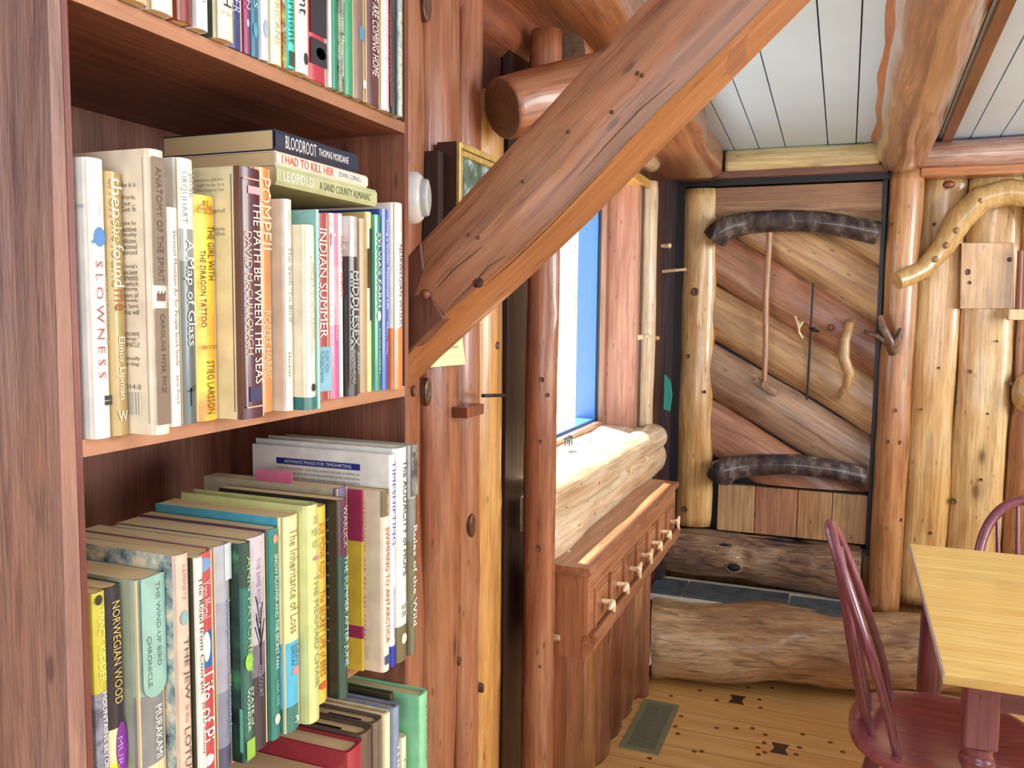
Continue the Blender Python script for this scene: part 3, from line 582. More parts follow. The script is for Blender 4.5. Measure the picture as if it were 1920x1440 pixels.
# little knob and peg by the window, hanging cloth
mb=MB(); a=PX(1240,461,-.70); mb.tube([a,a+Vector((.03,0,.0))],[.008,.009],10); mb.ball(a+Vector((.03,0,0)),.011); one('wall_peg',mb,W_PALE,'small round pale peg beside the upper right window post','peg')
mb=MB(); a=PX(1242,509,-.70); mb.tube([a,a+Vector((.095,.0,.008))],[.007,.006],10); one('wall_peg',mb,W_PALE,'long thin pale peg between window post and door frame','peg')
mb=MB(); a=PX(1243,712,-.69); c=PX(1243,772,-.69)
mb.prism([(a.x,a.y+.02,a.z+.02),(a.x+.022,a.y+.03,a.z-.01),(a.x+.03,a.y+.03,(a.z+c.z)/2),(a.x+.022,a.y+.03,c.z),(a.x,a.y+.02,c.z+.01)],(0,.03,0)); one('hanging_cloth',mb,plain('1f7a6c',.8,name='teal_cloth'),'bit of teal cloth hanging behind the right window post','cloth',bevel=.003)

# knots, branch stubs, cracks and nail heads on the timbers --------------------
W_KNOT=wood('knot_wood','6e4428','4a2a18',None,dark='1e100a',sc=3,knots=0,rough=.35,stretch=.6)
def attach(name,mb,mat,parent,loc):
    o=obj(name,mb,mat,None,loc=loc); o.parent=parent
    M=Matrix.Identity(4); q=parent
    while q is not None: M=q.matrix_basis@M if q is parent else q.matrix_basis@M; q=q.parent
    o.matrix_parent_inverse=M.inverted(); return o
def knot(px,py,plane,v,r,parent,tall=1.0,ring=True):
    b=Vector((0,0,1))
    if plane=='cyl':      # v = (centre x, centre y, radius of an upright log)
        d=ray(px,py); ox,oy=EYE.x-v[0],EYE.y-v[1]; A=d.x**2+d.y**2; B_=2*(ox*d.x+oy*d.y); C_=ox*ox+oy*oy-v[2]**2; q=B_*B_-4*A*C_
        if q<0: return
        p=EYE+d*((-B_-math.sqrt(q))/(2*A)); n=Vector((p.x-v[0],p.y-v[1],0)).normalized(); a=b.cross(n)
    else:
        p=PX(px,py,v) if plane=='x' else PY(px,py,v)
        n=Vector((1,0,0)) if plane=='x' else Vector((0,-1,0)); a=Vector((0,1,0)) if plane=='x' else Vector((1,0,0))
    mb=MB(); k=16
    for (f,h) in ((1.0,-.004),(1.0,.0008),(.75,.0022),(.0,.0022)): pass
    prof=[(1.05,-.009),(1.0,.0004),(.8,.0022),(.45,.0012),(.02,.0004)]
    vs=[p+a*(r*f*math.cos(2*PI*j/k))+b*(r*f*tall*math.sin(2*PI*j/k))+n*h for f,h in prof for j in range(k)]
    mb.add(vs,[(i*k+j,i*k+(j+1)%k,(i+1)*k+(j+1)%k,(i+1)*k+j) for i in range(len(prof)-1) for j in range(k)],0,True)
    attach('knot',mb,W_KNOT,parent,p)
kids=lambda root,nm:[c for c in root.children if c.name.startswith(nm)]
st_=kids(DOOR,'stile')[0]
for q in ((1303,547,.016,1.1),(1290,668,.009,1),(1284,955,.013,1),(1321,735,.006,1.2)): knot(q[0],q[1],'y',3.700,q[2],st_,q[3])
for q in ((1815,510,.010,1.2),(1818,530,.007,1),(1893,487,.009,1)): knot(q[0],q[1],'y',3.727,q[2],kids(WB,'inset_panel')[0],q[3])
for q in ((1752,420,.006,1.5),(1728,768,.004,1),(1760,690,.005,1.6),(1788,940,.011,1),(1745,1000,.006,1)): knot(q[0],q[1],'y',3.744,q[2],WB)
for q in ((1819,697,.007,1),(1896,718,.009,1),(1852,776,.005,1),(1870,640,.004,1.4),(1840,900,.006,1.5)): knot(q[0],q[1],'y',3.739,q[2],WB)
dp=[o for o in COL.objects if o.name=='door_post'][0]
for q in ((1665,828,.005,1.6),(1688,830,.006,1.4),(1672,655,.0,1),(1660,990,.007,1.8),(1690,975,.006,1.4),(1680,770,.004,2),(1672,420,.005,1.5)):
    if q[2]: knot(q[0],q[1],'cyl',(.185,3.70,.0615),q[2],dp,q[3])
for q in ((803,735,.013,1.9),(776,733,.007,1.5),(801,12,.016,1.6)): knot(q[0],q[1],'x',-.701,q[2],WL,q[3])
for q in ((933,648,.009,1),(886,985,.014,1.8),(862,1240,.006,1.5),(905,1290,.005,2.2)): knot(q[0],q[1],'x',-.701,q[2],WL,q[3])
wp=[o for o in COL.objects if o.name=='window_post'][0]; wp2=[o for o in COL.objects if o.name=='window_post.001'][0]
for q in ((1016,712,.006,1),(1027,741,.005,1),(1013,828,.004,1),(1010,1028,.006,1.3),(1012,1250,.004,1)): knot(q[0],q[1],'cyl',(-.657,1.866,.0385),q[2],wp,q[3])
def stub(px,py,x,r,l,parent,mat,d=(1,-.15,.1)):
    p=PX(px,py,x); mb=MB(); d=Vector(d).normalized(); mb.tube([p-d*.012,p+d*l*.6,p+d*l],[r*1.25,r,r*.85],12); attach('branch_stub',mb,mat,parent,p)
stub(1040,1195,-.632,.008,.012,wp,W_PALE); stub(1034,1062,-.632,.005,.008,wp,W_AMBER)
for q in ((1203,632),(1216,630),(1232,634)): stub(q[0],q[1],-.700,.008,.008,wp2,W_PALE)
slg=kids(WN,'sill_front_log') or kids(WL,'sill_front_log'); slg=slg[0]
for q in ((1208,860,.012),(1178,880,.010),(1058,985,.011)): stub(q[0],q[1],-.655,q[2],.012,slg,W_YEL,(1,-.3,-.05))
for q in ((1111,962,.010),(1120,905,.006)): stub(q[0],q[1],-.652,q[2],.006,slg,W_DOORR,(1,-.3,-.05))
for q in ((1062,1037,.009),(1086,1028,.008),(1165,972,.006)): stub(q[0],q[1],-.645,q[2],.010,kids(WL,'horizontal_log')[0],W_PALE,(1,-.4,.1))
hf=kids(br,'hewn_face')[0]
for path in (((905,538),(960,492),(1030,425),(1090,362),(1150,300)),((850,566),(880,540),(915,500),(948,480)),((1085,330),(1140,268),(1200,205),(1265,150)),((820,540),(850,505),(905,462))):
    P_=[PY(a,b_,YB-.0062) for a,b_ in path]; mb=MB(); mb.tube(P_,[.0003]+[.0009]*(len(P_)-2)+[.0003],6,lump=.4); attach('drying_crack',mb,W_KNOT,hf,P_[0])
for (a,b_) in ((1195,137),(1204,141),(1147,210),(878,440),(896,446),(980,340),(1065,247)):
    p=PY(a,b_,YB-.0055); mb=MB(); mb.ball(p,.0022,n=8,sc=(1,.6,1)); attach('nail_hole',mb,W_KNOT,hf,p)
# ------------------------------------------------------------------ small chest under the window
CH=thing('drawer_chest','long narrow wooden chest with a live edge top below the window sill','chest',(-.6,2.45,.65))
ya,yb=1.925,3.03; xf=-.548; xb=-.66; zc=.655; zt_=.862
mb=MB(); mb.box((xb,ya+.0,zc),(xf-.004,ya+.016,zt_)); obj('end_panel',mb,W_CHEST,CH,loc=(xb,ya,zc),bevel=.001)
mb=MB(); mb.box((xb,yb-.016,zc),(xf-.004,yb,zt_)); mb.box((xb,ya+.016,zc),(xb+.012,yb-.016,zt_)); mb.box((xb,ya+.016,zc),(xf-.03,yb-.016,zc+.014)); mb.box((xb,ya+.016,zt_-.02),(xf-.01,yb-.016,zt_)); mb.box((xf-.04,ya+.016,zc),(xf-.018,yb-.016,zt_)); obj('carcass',mb,W_CHESTY,CH,loc=(xb,2.4,zc))
mb=MB(); n_=40; vs=[]
for i in range(n_+1):
    y=ya-.006+(yb+.03-ya)*i/n_; x=xf+.006+.012*noise.noise(Vector((y*3.2,4,0)))+.004*noise.noise(Vector((y*11,1,0)))
    vs+=[(xb,y,zt_),(x-.004,y,zt_),(x,y,zt_+.008),(x-.006,y,zt_+.02),(xb,y,zt_+.022)]
mb.add(vs,[(i*5+j,i*5+(j+1)%5,(i+1)*5+(j+1)%5,(i+1)*5+j) for i in range(n_) for j in range(5)]+[(0,1,2,3,4),tuple(n_*5+j for j in range(5))],0,False)
obj('live_edge_top',mb,W_CHESTY,CH,loc=(xb,2.4,zt_))
mb=MB(); vs=[]
for i in range(n_+1):
    y=ya-.004+(yb-ya)*i/n_; h=.012*noise.noise(Vector((y*4,9,2))); 
    vs+=[(xf-.016,y,zc-.005),(xf+.012,y,zc+.028+h),(xf+.02,y,zc+.064+h),(xf+.012,y,zc+.068+h),(xf-.016,y,zc+.055)]
mb.add(vs,[(i*5+j,i*5+(j+1)%5,(i+1)*5+(j+1)%5,(i+1)*5+j) for i in range(n_) for j in range(5)]+[(0,1,2,3,4),tuple(n_*5+j for j in range(5))],0,False)
obj('lower_live_edge_rail',mb,W_CHESTY,CH,loc=(xf,2.4,zc))
mb=MB(); mb.box((xf-.018,ya+.016,zt_-.045),(xf-.004,yb-.016,zt_)); mb.box((xf-.018,ya+.0165,zc),(xf-.004,ya+.05,zt_-.046)); obj('front_rail',mb,W_CHESTY,CH,loc=(xf,2.4,zt_))
nd=7; w_=(yb-ya-.07)/nd; kn=random.Random(3)
for i in range(nd):
    a=ya+.055+i*w_
    mb=MB(); mb.box((xf-.018,a+.006,zc+.05),(xf-.006,a+w_-.012,zt_-.05)); mb.box((xf-.006,a+.02,zc+.062),(xf-.003,a+w_-.026,zt_-.062)); d=obj('drawer',mb,W_CHESTY,CH,loc=(xf,a+w_/2,zc+.05),bevel=.0015)
    mb=MB(); mb.box((xf-.018,a-.007,zc+.05),(xf+.002,a+.003,zt_-.045)); obj('divider',mb,W_CHEST,CH,loc=(xf,a,zc+.05),bevel=.001)
    mb=MB(); c=Vector((xf-.003,a+w_*.48,.762)); s=kn.choice((-1,1))
    mb.tube([c,c+Vector((.022,.002,.0))],[.006,.007],8); mb.tube([c+Vector((.024,-.02,.012*s)),c+Vector((.026,0,0)),c+Vector((.028,.018,.016*s))],[.004,.009,.004],8,lump=.1); mb.tube([c+Vector((.026,0,0)),c+Vector((.03,.002,-.024))],[.008,.004],8,lump=.1)
    k_=obj('antler_knob',mb,M_ANTLER,None,loc=c); k_.parent=d; k_.location=c-Vector((xf,a+w_/2,zc+.05)); k_['label']='pale antler knob'
# small pewter animal and twig figure on the sill
t=thing('animal_figurine','tiny pewter animal standing on the window sill by the glass','figurine',PX(1062,833,-.80))
c=PX(1066,822,-.80); s=.7
mb=MB(); mb.ball(c,.014,sc=(1.0,1.5,.8)); mb.ball(c+Vector((0,-.024,.002)),.008); 
for dx in (-.007,.007):
    for dy in (-.012,.013): mb.tube([c+Vector((dx,dy,-.006)),c+Vector((dx,dy,-.022))],[.003,.0025],6)
mb.tube([c+Vector((0,.02,.004)),c+Vector((0,.03,-.004))],[.002,.001],6)
obj('body',mb,plain('5c6468',.35,metal=.7,name='pewter'),t)
mb=MB(); c=PX(1063,866,-.77); 
for d in ((.02,.01,0),(-.015,.018,0),(.004,-.02,0),(.0,.0,.012)): mb.tube([c,c+Vector(d)],[.003,.0015],6)
one('twig_star',mb,plain('6c5c50',.6),'tiny twiggy ornament lying on the window sill below the pewter animal','ornament')
# picture, puck light, note, wall fitting
c=PX(860,262,-.60); P0=PX(862,264,-.660)
pf=thing('picture_frame','gilt framed landscape picture in a deep dark box on the wall logs','picture',(-.68,P0.y+.1,P0.z-.2))
H_=.20; W_=.24; y0_,z1_=P0.y,P0.z
def ringx(mb,x0,x1,ya,yb,za,zb,w,mi=0): ring(mb,x0,x1,ya,yb,za,zb,w,mi)
mb=MB(); ringx(mb,-.705,-.668,y0_-.0,y0_+W_,z1_-H_,z1_,.012); obj('frame_box',mb,wood('dark_box','4a2c20','341c14',None,knots=0),pf)
mb=MB(); ringx(mb,-.668,-.660,y0_+.001,y0_+W_-.001,z1_-H_+.001,z1_-.001,.010); ringx(mb,-.675,-.665,y0_+.010,y0_+W_-.01,z1_-H_+.01,z1_-.01,.012); obj('gilt_moulding',mb,plain('c8ac68',.35,.3,metal=.35,var=.25,name='gilt'),pf,bevel=.002)
mb=MB(); mb.box((-.69,y0_+.02,z1_-H_+.02),(-.672,y0_+W_-.02,z1_-.02)); obj('painting',mb,speck('2c3c30','5c7468','b4c4c0',scale=28,name='dim_landscape_painting'),pf)
mb=MB(); a=PX(821,282,-.69); mb.box((-.72,a.y,a.z-.20),(-.69,P0.y-.002,a.z)); one('frame_shadow_block',mb,wood('frame_shadow_tone','3a2018','28140e',None,knots=0),'dark block standing in for shadow between the white puck light and the picture','box')  # dark block in place of the shadow beside the picture frame
AX=(.95,.31,0)
pk=thing('puck_light','round white plastic puck light on the wall beside the bookcase','light',(-.68,1.25,1.68))
cc=Vector((-.702,1.245,1.678))
mb=MB(); mb.disc_lathe([(.041,-.01),(.043,.004),(.043,.03),(.041,.044),(.035,.05)],cc,AX,32); obj('housing',mb,plain('e4e6e8',.3,.3,var=.02,name='white_plastic'),pk)
mb=MB(); mb.disc_lathe([(.030,.0495),(.031,.054),(.029,.060),(.02,.062)],cc,AX,32); obj('lens_cap',mb,plain('cfd6da',.2,.5,var=.02),pk)
mb=MB(); mb.disc_lathe([(.0437,.014),(.0437,.0155)],cc,AX,32); obj('seam_ring',mb,plain('8a9094',.5),pk)
# note
nt_=[PX(a,b_,-.675) for a,b_ in ((800,560),(858,560),(873,683),(803,689))]
NO=thing('paper_note','cream paper note pinned on the wall logs below the brace','note',nt_[3])
mb=MB(); mb.prism(nt_[::-1],(-.0008,0,0)); obj('paper',mb,plain('e2dfae',.8,var=.04,name='cream_paper'),NO)
gm_=plain('8a8a7c',.8)
for s_,b0 in (('ould be quiet',641),('gi-di-enuan and liners',655)):
    a=PX(810,b0+2,-.675); b_=PX(859,b0-5,-.675); 
    lettering(s_,(a+b_)/2+Vector((.0005,0,0)),b_-a,(0,0,1),(b_-a).length,.008,gm_,NO,'faded_lettering')
# small notch and rod on the logs
mb=MB(); a=PX(878,785,-.665); b_=PX(910,757,-.665); mb.box((-.72,a.y,a.z),(-.668,b_.y,b_.z)); one('wooden_block',mb,W_DARKL,'small dark square block let into the wall logs below the brace','block')
mb=MB(); mb.tube([PX(905,742,-.66),PX(948,741,-.66)],.0035,8); one('iron_pin',mb,M_IRON,'thin iron pin across the bright amber wall log','pin')
# floor register
rg=[PZ(a,b_,0) for a,b_ in ((1203,1315),(1271,1321),(1240,1417),(1165,1403))]
x0_=(rg[0].x+rg[3].x)/2; x1_=(rg[1].x+rg[2].x)/2; ya_=(rg[2].y+rg[3].y)/2; yb_=(rg[0].y+rg[1].y)/2
RG=thing('floor_register','olive grey metal floor register at the foot of the left wall','vent',((x0_+x1_)/2,(ya_+yb_)/2,0))
mb=MB(); w_=.020
mb.box((x0_,ya_,.0),(x0_+w_,yb_,.006)); mb.box((x1_-w_,ya_,.0),(x1_,yb_,.006)); mb.box((x0_+w_,ya_,0),(x1_-w_,ya_+w_,.006)); mb.box((x0_+w_,yb_-w_,0),(x1_-w_,yb_,.006)); mb.box((x0_+w_,ya_+w_,0),(x1_-w_,yb_-w_,.001),1)
obj('frame',mb,[plain('8c8c6c',.5,var=.08,name='olive_paint'),plain('22221c',.8)],RG,bevel=.001)
mb=MB(); n_=34
for i in range(n_):
    y=ya_+w_+(yb_-ya_-2*w_)*(i+.5)/n_; mb.hexa([(x0_+w_,y-.0035,.001),(x1_-w_,y-.0035,.001),(x1_-w_,y+.0005,.001),(x0_+w_,y+.0005,.001),(x0_+w_,y-.001,.0055),(x1_-w_,y-.001,.0055),(x1_-w_,y+.003,.0055),(x0_+w_,y+.003,.0055)])
mb.box(((x0_+x1_)/2-.0015,ya_+w_,.001),((x0_+x1_)/2+.0015,yb_-w_,.005))
obj('grille',mb,plain('74745c',.5),RG)
# ------------------------------------------------------------------ table
T=thing('dining_table','table with a yellow oak laminate top on maroon legs','table',(.9,2.47,0))
tx0,tx1,ty0,ty1=.218,1.75,1.932,3.01
M_TOP=wood('oak_laminate','f0cc7c','e0b460','f4d88c',dark='c89c4c',sc=.8,axis='X',knots=0,flecks=0,rough=.35,coat=.1,bump=.02,blotch=.25,streak=.3,stretch=.05)
mb=MB(); mb.box((tx0,ty0,.728),(tx1,ty1,.75)); obj('table_top',mb,M_TOP,T,loc=(tx0,ty0,.728),bevel=.0015)
mb=MB(); mb.box((tx0-.0015,ty0,.729),(tx0,ty1,.749)); obj('edge_strip',mb,plain('dcd8dc',.35,.2,name='pale_edge_banding'),T,loc=(tx0,ty0,.728))
for ay in (ty0+.09,ty1-.11):
    mb=MB(); mb.box((tx0+.12,ay,.65),(tx1-.06,ay+.02,.728)); obj('apron',mb,wood('apron_wood','80424a','683038',None,axis='X',knots=0),T,loc=(.9,ay,.65))
def turned(cx,cy,name='leg'):
    mb=MB(); h=.034
    mb.box((cx-h,cy-h,.565),(cx+h,cy+h,.728))
    prof=[(.020,.0),(.024,.04),(.036,.22),(.037,.36),(.030,.47),(.026,.50),(.036,.525),(.036,.535),(.028,.545),(.034,.566)]
    mb.disc_lathe([(r*1.02,z) for r,z in prof],(cx,cy,0),(0,0,1),20)
    obj(name,mb,M_MAROON,T,loc=(cx,cy,0),bevel=.006)
turned(.302,2.035)
def taper(cx,cy):
    mb=MB(); mb.disc_lathe([(.020,0),(.026,.1),(.036,.35),(.034,.55),(.027,.70),(.027,.728)],(cx,cy,0),(0,0,1),20); obj('leg',mb,M_MAROON,T,loc=(cx,cy,0))
taper(.285,2.9); turned(1.66,2.035); taper(1.66,2.9)
# ------------------------------------------------------------------ windsor chairs, built facing +x, seat centre at the origin
def chair(name,label,loc,rot,group='maroon spindle back chairs at the table'):
    t=thing(name,label,'chair',loc,group); t.rotation_euler=(0,0,rot)
    mb=MB(); n=40; sh=[]
    for i in range(n):
        th=2*PI*i/n; c,s=math.cos(th),math.sin(th); e=2.5
        x=math.copysign(abs(c)**(2/e),c)*.225; y=math.copysign(abs(s)**(2/e),s)*(.245 if c>0 else .235); sh.append((x,y))
    rings=[(0,.437,.93),(0,.437,.0)]
    vs=[]; prof=[(.0,.410),(.80,.408),(.93,.415),(1.0,.428),(1.0,.440),(.975,.449),(.90,.450),(.70,.440),(.4,.432),(.0,.430)]
    for (k,z) in prof:
        for (x,y) in sh: vs.append((x*k,y*k,z+ (.006 if x*k>.1 and k<.8 and abs(y)<.05 and z>.42 else 0)))
    mb.add(vs,[(i*n+j,i*n+(j+1)%n,(i+1)*n+(j+1)%n,(i+1)*n+j) for i in range(len(prof)-1) for j in range(n)],0,True)
    obj('seat',mb,wood('maroon_seat','a0525c','8a4250','b06a74',dark='5a2430',sc=.7,axis='X',knots=0,rough=.22,coat=.8,bump=.05,streak=.3),t,local=True)
    # bow
    def bow(u):   # u 0..1 from near foot over the top to far foot
        a=PI*u; y=-math.cos(a)*.165*(1+.12*math.sin(a)); h=math.sin(a)**.62 if 0<u<1 else 0
        z=.446+.50*h; x=-.115-.06*math.sin(a)-.115*h; return Vector((x,y,z))
    mb=MB(); pts=[bow(i/48) for i in range(49)]; pts[0].z=.436; pts[-1].z=.436
    mb.tube(pts,[.013+.005*math.sin(PI*i/48) for i in range(49)],12,ell=.8); obj('back_bow',mb,M_MAROON,t,local=True)
    for k,fy in enumerate((-.095,-.035,.035,.095)):
        # top on the bow at about the same spread
        best=min((bow(i/200) for i in range(40,161)),key=lambda p:abs(p.y-fy*1.05))
        foot=Vector((-.185+.25*fy*fy*6,fy*.85,.436)); mid=foot.lerp(best,.35)
        mb=MB(); mb.tube([foot,foot.lerp(best,.12),mid,foot.lerp(best,.7),best],[.0085,.0095,.0115,.008,.006],10); obj('spindle',mb,M_MAROON,t,local=True)
    for sx,sy in ((1,1),(1,-1),(-1,1),(-1,-1)):
        mb=MB(); top=Vector((sx*.13,sy*.14,.415)); ft=Vector((sx*.20,sy*.205,0))
        mb.tube([top.lerp(ft,k) for k in (0,.1,.25,.45,.6,.7,.85,1)],[.013,.014,.018,.021,.017,.019,.015,.011],12); obj('leg',mb,M_MAROON,t,local=True)
    for sy in (1,-1):
        mb=MB(); a=Vector((.165,sy*.175,.2)); b_=Vector((-.165,sy*.175,.2)); mb.tube([a,a.lerp(b_,.5),b_],[.008,.013,.008],10); obj('stretcher',mb,M_MAROON,t,local=True)
    mb=MB(); mb.tube([(0,-.172,.2),(0,0,.2),(0,.172,.2)],[.008,.013,.008],10); obj('stretcher',mb,M_MAROON,t,local=True)
    return t
chair('spindle_chair','maroon spindle back chair tucked under the left end of the table',(.27,2.32,0),0)
chair('spindle_chair','maroon chair behind the table against the honey coloured wall',(.60,3.0,0),-PI/2).scale=(1,1,.92)
# ------------------------------------------------------------------ bookcase
XF=-.45; S2=1.414; S3=1.141; S4=.868; S1=1.6965; TB=.0115
BC=thing('bookcase','reddish brown wooden bookcase full of books at the left','bookcase',(-.57,.61,0))
mb=MB(); mb.hexa([(-.70,.352,0),(XF-.0,.372,0),(XF,.4,0),(-.70,.4,0),(-.70,.386,2.1),(XF,.390,2.1),(XF,.4,2.1),(-.70,.4,2.1)])
SP=obj('side_panel',mb,W_WORN,BC,loc=(-.57,.39,0)); SP['label']='worn greyish left side board'
for (a_,b_,r_) in ((68,86,.006),(58,478,.0025),(98,1240,.010),(20,640,.002),(52,745,.002),(75,330,.002),(60,850,.003)):
    knot(a_,b_,'y',.3885,r_,SP,1.8 if r_>.005 else 1)
mb=MB(); mb.box((XF-.0005,.3955,0),(XF+.0006,.4,2.1)); obj('front_edging',mb,wood('front_edging','8a4a40','703430',None,knots=0),BC,loc=(XF,.4,0))
mb=MB(); mb.box((-.70,.826,0),(XF,.834,2.1)); obj('side_panel',mb,W_CASE,BC,loc=(-.57,.83,0))
mb=MB(); mb.box((-.70,.4,0),(-.688,.826,2.1)); obj('back_panel',mb,W_CASE,BC,loc=(-.69,.61,0))
for z in (S1,S2,S3,S4,.595,.32,.05,1.972):
    mb=MB(); mb.box((-.688,.4,z-TB),(XF-.001,.826,z)); s_=obj('shelf',mb,W_CASEY,BC,loc=(-.57,.61,z-TB))
    mb=MB(); mb.box((XF-.001,.4,z-TB),(XF,.826,z)); e_=obj('shelf_front_edge',mb,W_EDGE,None,loc=(XF,.61,z-TB)); e_.parent=s_; e_.location=Vector((XF,.61,z-TB))-Vector((-.57,.61,z-TB)); e_['label']='lighter front edge of the shelf'
MZ=(0,0,-1); PYv=(0,1,0)
def book(label,y0,th,h,depth,xf,z0,cover,zones=(),group='books on the shelves',hard=False,cover_mat=None,back=None,rnd_=1.0,name='book'):
    """upright book: spine to +x; zones = [(z_frac_from_bottom, material)] upward"""
    t=thing(name,label,'book',(xf-depth/2,y0+th/2,z0),group)
    bt=.0022 if hard else .0006
    zs=[0]+[z for z,_ in zones if 0<z<1]+[1]
    base=cover if not isinstance(cover,str) else plain(cover,.36,.35)
    mts=[base]+[m if not isinstance(m,str) else plain(m,.36,.35) for _,m in zones]
    bk=mts[0] if back is None else (plain(back,.4,.2) if isinstance(back,str) else back)
    mts.append(bk); BI=len(mts)-1
    inset=.0 if not hard else .003
    # U profile (x,y) outer then inner
    r=min(th*.30,.006)*rnd_; y1=y0+th
    outer=[(xf-depth,y0),(xf-r,y0),(xf-r*.35,y0+r*.25),(xf,y0+r*1.0),(xf+th*.02,y0+th/2),(xf,y1-r*1.0),(xf-r*.35,y1-r*.25),(xf-r,y1),(xf-depth,y1)]
    inner=[(xf-depth,y1-bt),(xf-r-bt,y1-bt),(xf-bt-.0006,y1-r-bt),(xf-bt-.0006,y0+r+bt),(xf-r-bt,y0+bt),(xf-depth,y0+bt)]
    prof=outer+inner; n=len(prof); mbk=MB(); 
    for k in range(len(zs)-1):
        za,zb_=z0+zs[k]*h,z0+zs[k+1]*h; vs=[(x,y,za) for x,y in prof]+[(x,y,zb_) for x,y in prof]
        zi=0 if not zones else k
        # material: last zone whose start <= this
        zi=0
        for q,(z,_) in enumerate(zones):
            if zs[k]>=z-1e-6: zi=q+1
        for i in range(n):
            j=(i+1)%n; mi=zi
            if i==0 and back is not None: mi=BI
            mbk.add([vs[i],vs[j],vs[n+j],vs[n+i]],[(0,1,2,3)],mi, 0<i<7)
    for zz,up in ((z0,0),(z0+h,1)):
        vs=[(x,y,zz) for x,y in prof]
        # strips between outer and inner
        o_=[0,1,3,5,7,8]; i_=[14,13,12,11,10,9]
        zi=0
        if up and zones: zi=len(zones)
        for a in range(5): mbk.add([vs[o_[a]],vs[o_[a+1]],vs[i_[a+1]],vs[i_[a]]],[(0,1,2,3)],zi)
    obj('cover',mbk,mts,t,loc=t.location)
    mp=MB(); g=inset; mp.box((xf-depth+g+.0005,y0+bt+.0002,z0+g+.0004),(xf-bt-.0012-(.003 if hard else 0),y1-bt-.0002,z0+h-g-.0004)); obj('page_block',mp,pages(),t,loc=t.location)
    t['_g']=0; del t['_g']
    GEO[t.name]=(y0,th,h,depth,xf,z0); return t
GEO={}
def sp_text(t,s,f0_,f1_,cy,hf,col,name='title_lettering',bold=.0):
    """spine lettering, top to bottom: f0..f1 are fractions from the top, cy position across, hf height as fraction of thickness"""
    y0,th,h,depth,xf,z0=GEO[t.name]
    zc_=z0+h*(1-(f0_+f1_)/2); yc=y0+th*cy
    u=abs(cy-.5)*2; x=xf+.0004+th*.02*(1-u)
    m_=plain(col,.4,.1) if isinstance(col,str) else col
    return lettering(s,(x,yc,zc_),MZ,PYv,h*(f1_-f0_),th*hf,m_,t,name,bold)
def sp_cross(t,s,f,cy,wf,hh,col,name='title_lettering'):
    """lettering running across the spine"""
    y0,th,h,depth,xf,z0=GEO[t.name]; x=xf+.0004+th*.02
    return lettering(s,(x,y0+th*cy,z0+h*(1-f)),PYv,(0,0,1),th*wf,hh,plain(col,.4,.1),t,name)
def sp_panel(t,f0_,f1_,c0,c1,mat,name='spine_panel',shape='rect',label=None):
    y0,th,h,depth,xf,z0=GEO[t.name]; x=xf+.0002+th*.02; za=z0+h*(1-f1_); zb_=z0+h*(1-f0_); ya,yb=y0+th*c0,y0+th*c1
    if shape=='rect': poly=[(x,ya,za),(x,yb,za),(x,yb,zb_),(x,ya,zb_)]
    elif shape=='oval': poly=[(x,(ya+yb)/2+(yb-ya)/2*math.cos(2*PI*i/20),(za+zb_)/2+(zb_-za)/2*math.sin(2*PI*i/20)) for i in range(20)]
    elif shape=='tongue': poly=[(x,ya,zb_)]+[(x,(ya+yb)/2-(yb-ya)/2*math.cos(PI*i/12),za+(yb-ya)*.5*(1-math.sin(PI*i/12))) for i in range(13)]+[(x,yb,zb_)]
    elif shape=='tri': poly=[(x,ya,za),(x,yb,za),(x,yb,zb_)]
    m_=MB(); m_.prism(poly,(.00012,0,0)); o=obj(name,m_,plain(mat,.4,.2) if isinstance(mat,str) else mat,t,loc=poly[0])
    if label: o['label']=label
    return o
def cv_text(t,s,fx,fz,w_,hh,col='6a6458',name='cover_lettering',align=0):
    """lettering on the back cover that faces the camera: fx metres back from the spine edge of the text's right end"""
    y0,th,h,depth,xf,z0=GEO[t.name]
    return lettering(s,(xf-fx-w_/2,y0-.0001,z0+h*(1-fz)),(1,0,0),(0,0,1),w_,hh,plain(col,.6),t,name)
def cv_panel(t,x0,x1,f0_,f1_,mat,name='cover_panel'):
    y0,th,h,depth,xf,z0=GEO[t.name]; m_=MB(); m_.box((xf-x1,y0-.0003,z0+h*(1-f1_)),(xf-x0,y0-.0001,z0+h*(1-f0_))); return obj(name,m_,plain(mat,.5) if isinstance(mat,str) else mat,t,loc=(xf-x1,y0,z0+h*(1-f1_)))
def row(specs,zs,ref,ystart,yend,xdef,xlim,grp,depth=.135):
    """specs: (label,pxL,pxR,ytop,kwargs). walks along the shelf: the spine edge px gives the front plane, the right px the thickness"""
    out=[]; y=ystart
    for (lab,pl,pr,yt,kw) in specs:
        kw=dict(kw); xf=kw.pop('x',None); th=kw.pop('th',None); y0=y
        if xf is None:
            xf=PY(pl,ref,y).x
            if xf>xlim[1]: xf=xlim[1]; y0=max(y,PX(pl,ref,xf).y)
            xf=max(xlim[0],xf)
        y1=PX(pr,ref,xf).y
        if th: y0=max(y,y1-th)
        if y1-y0<.004: y1=y0+.004
        y1=min(y1,yend-.0005)
        h=kw.pop('h',None)
        if h is None: h=PX(pl,yt,xf).z-zs
        out.append(dict(lab=lab,y0=y0,th=y1-y0-.0006,h=h,xf=xf,kw=kw)); y=y1
    res=[]
    for d in out:
        kw=d['kw']; 
        b=book(d['lab'],d['y0'],d['th'],d['h'],kw.pop('depth',depth),d['xf'],zs,kw.pop('c'),kw.pop('z',()),grp,**kw); res.append(b)
    return res
SCENIC=speck('3c4444','7c8484','c4ccc8',scale=30); FLORAL=speck('e8d4a4','c8b070','506878',scale=60); PAINT=speck('e8dcc0','8ca4a4','3c4a58',scale=70)
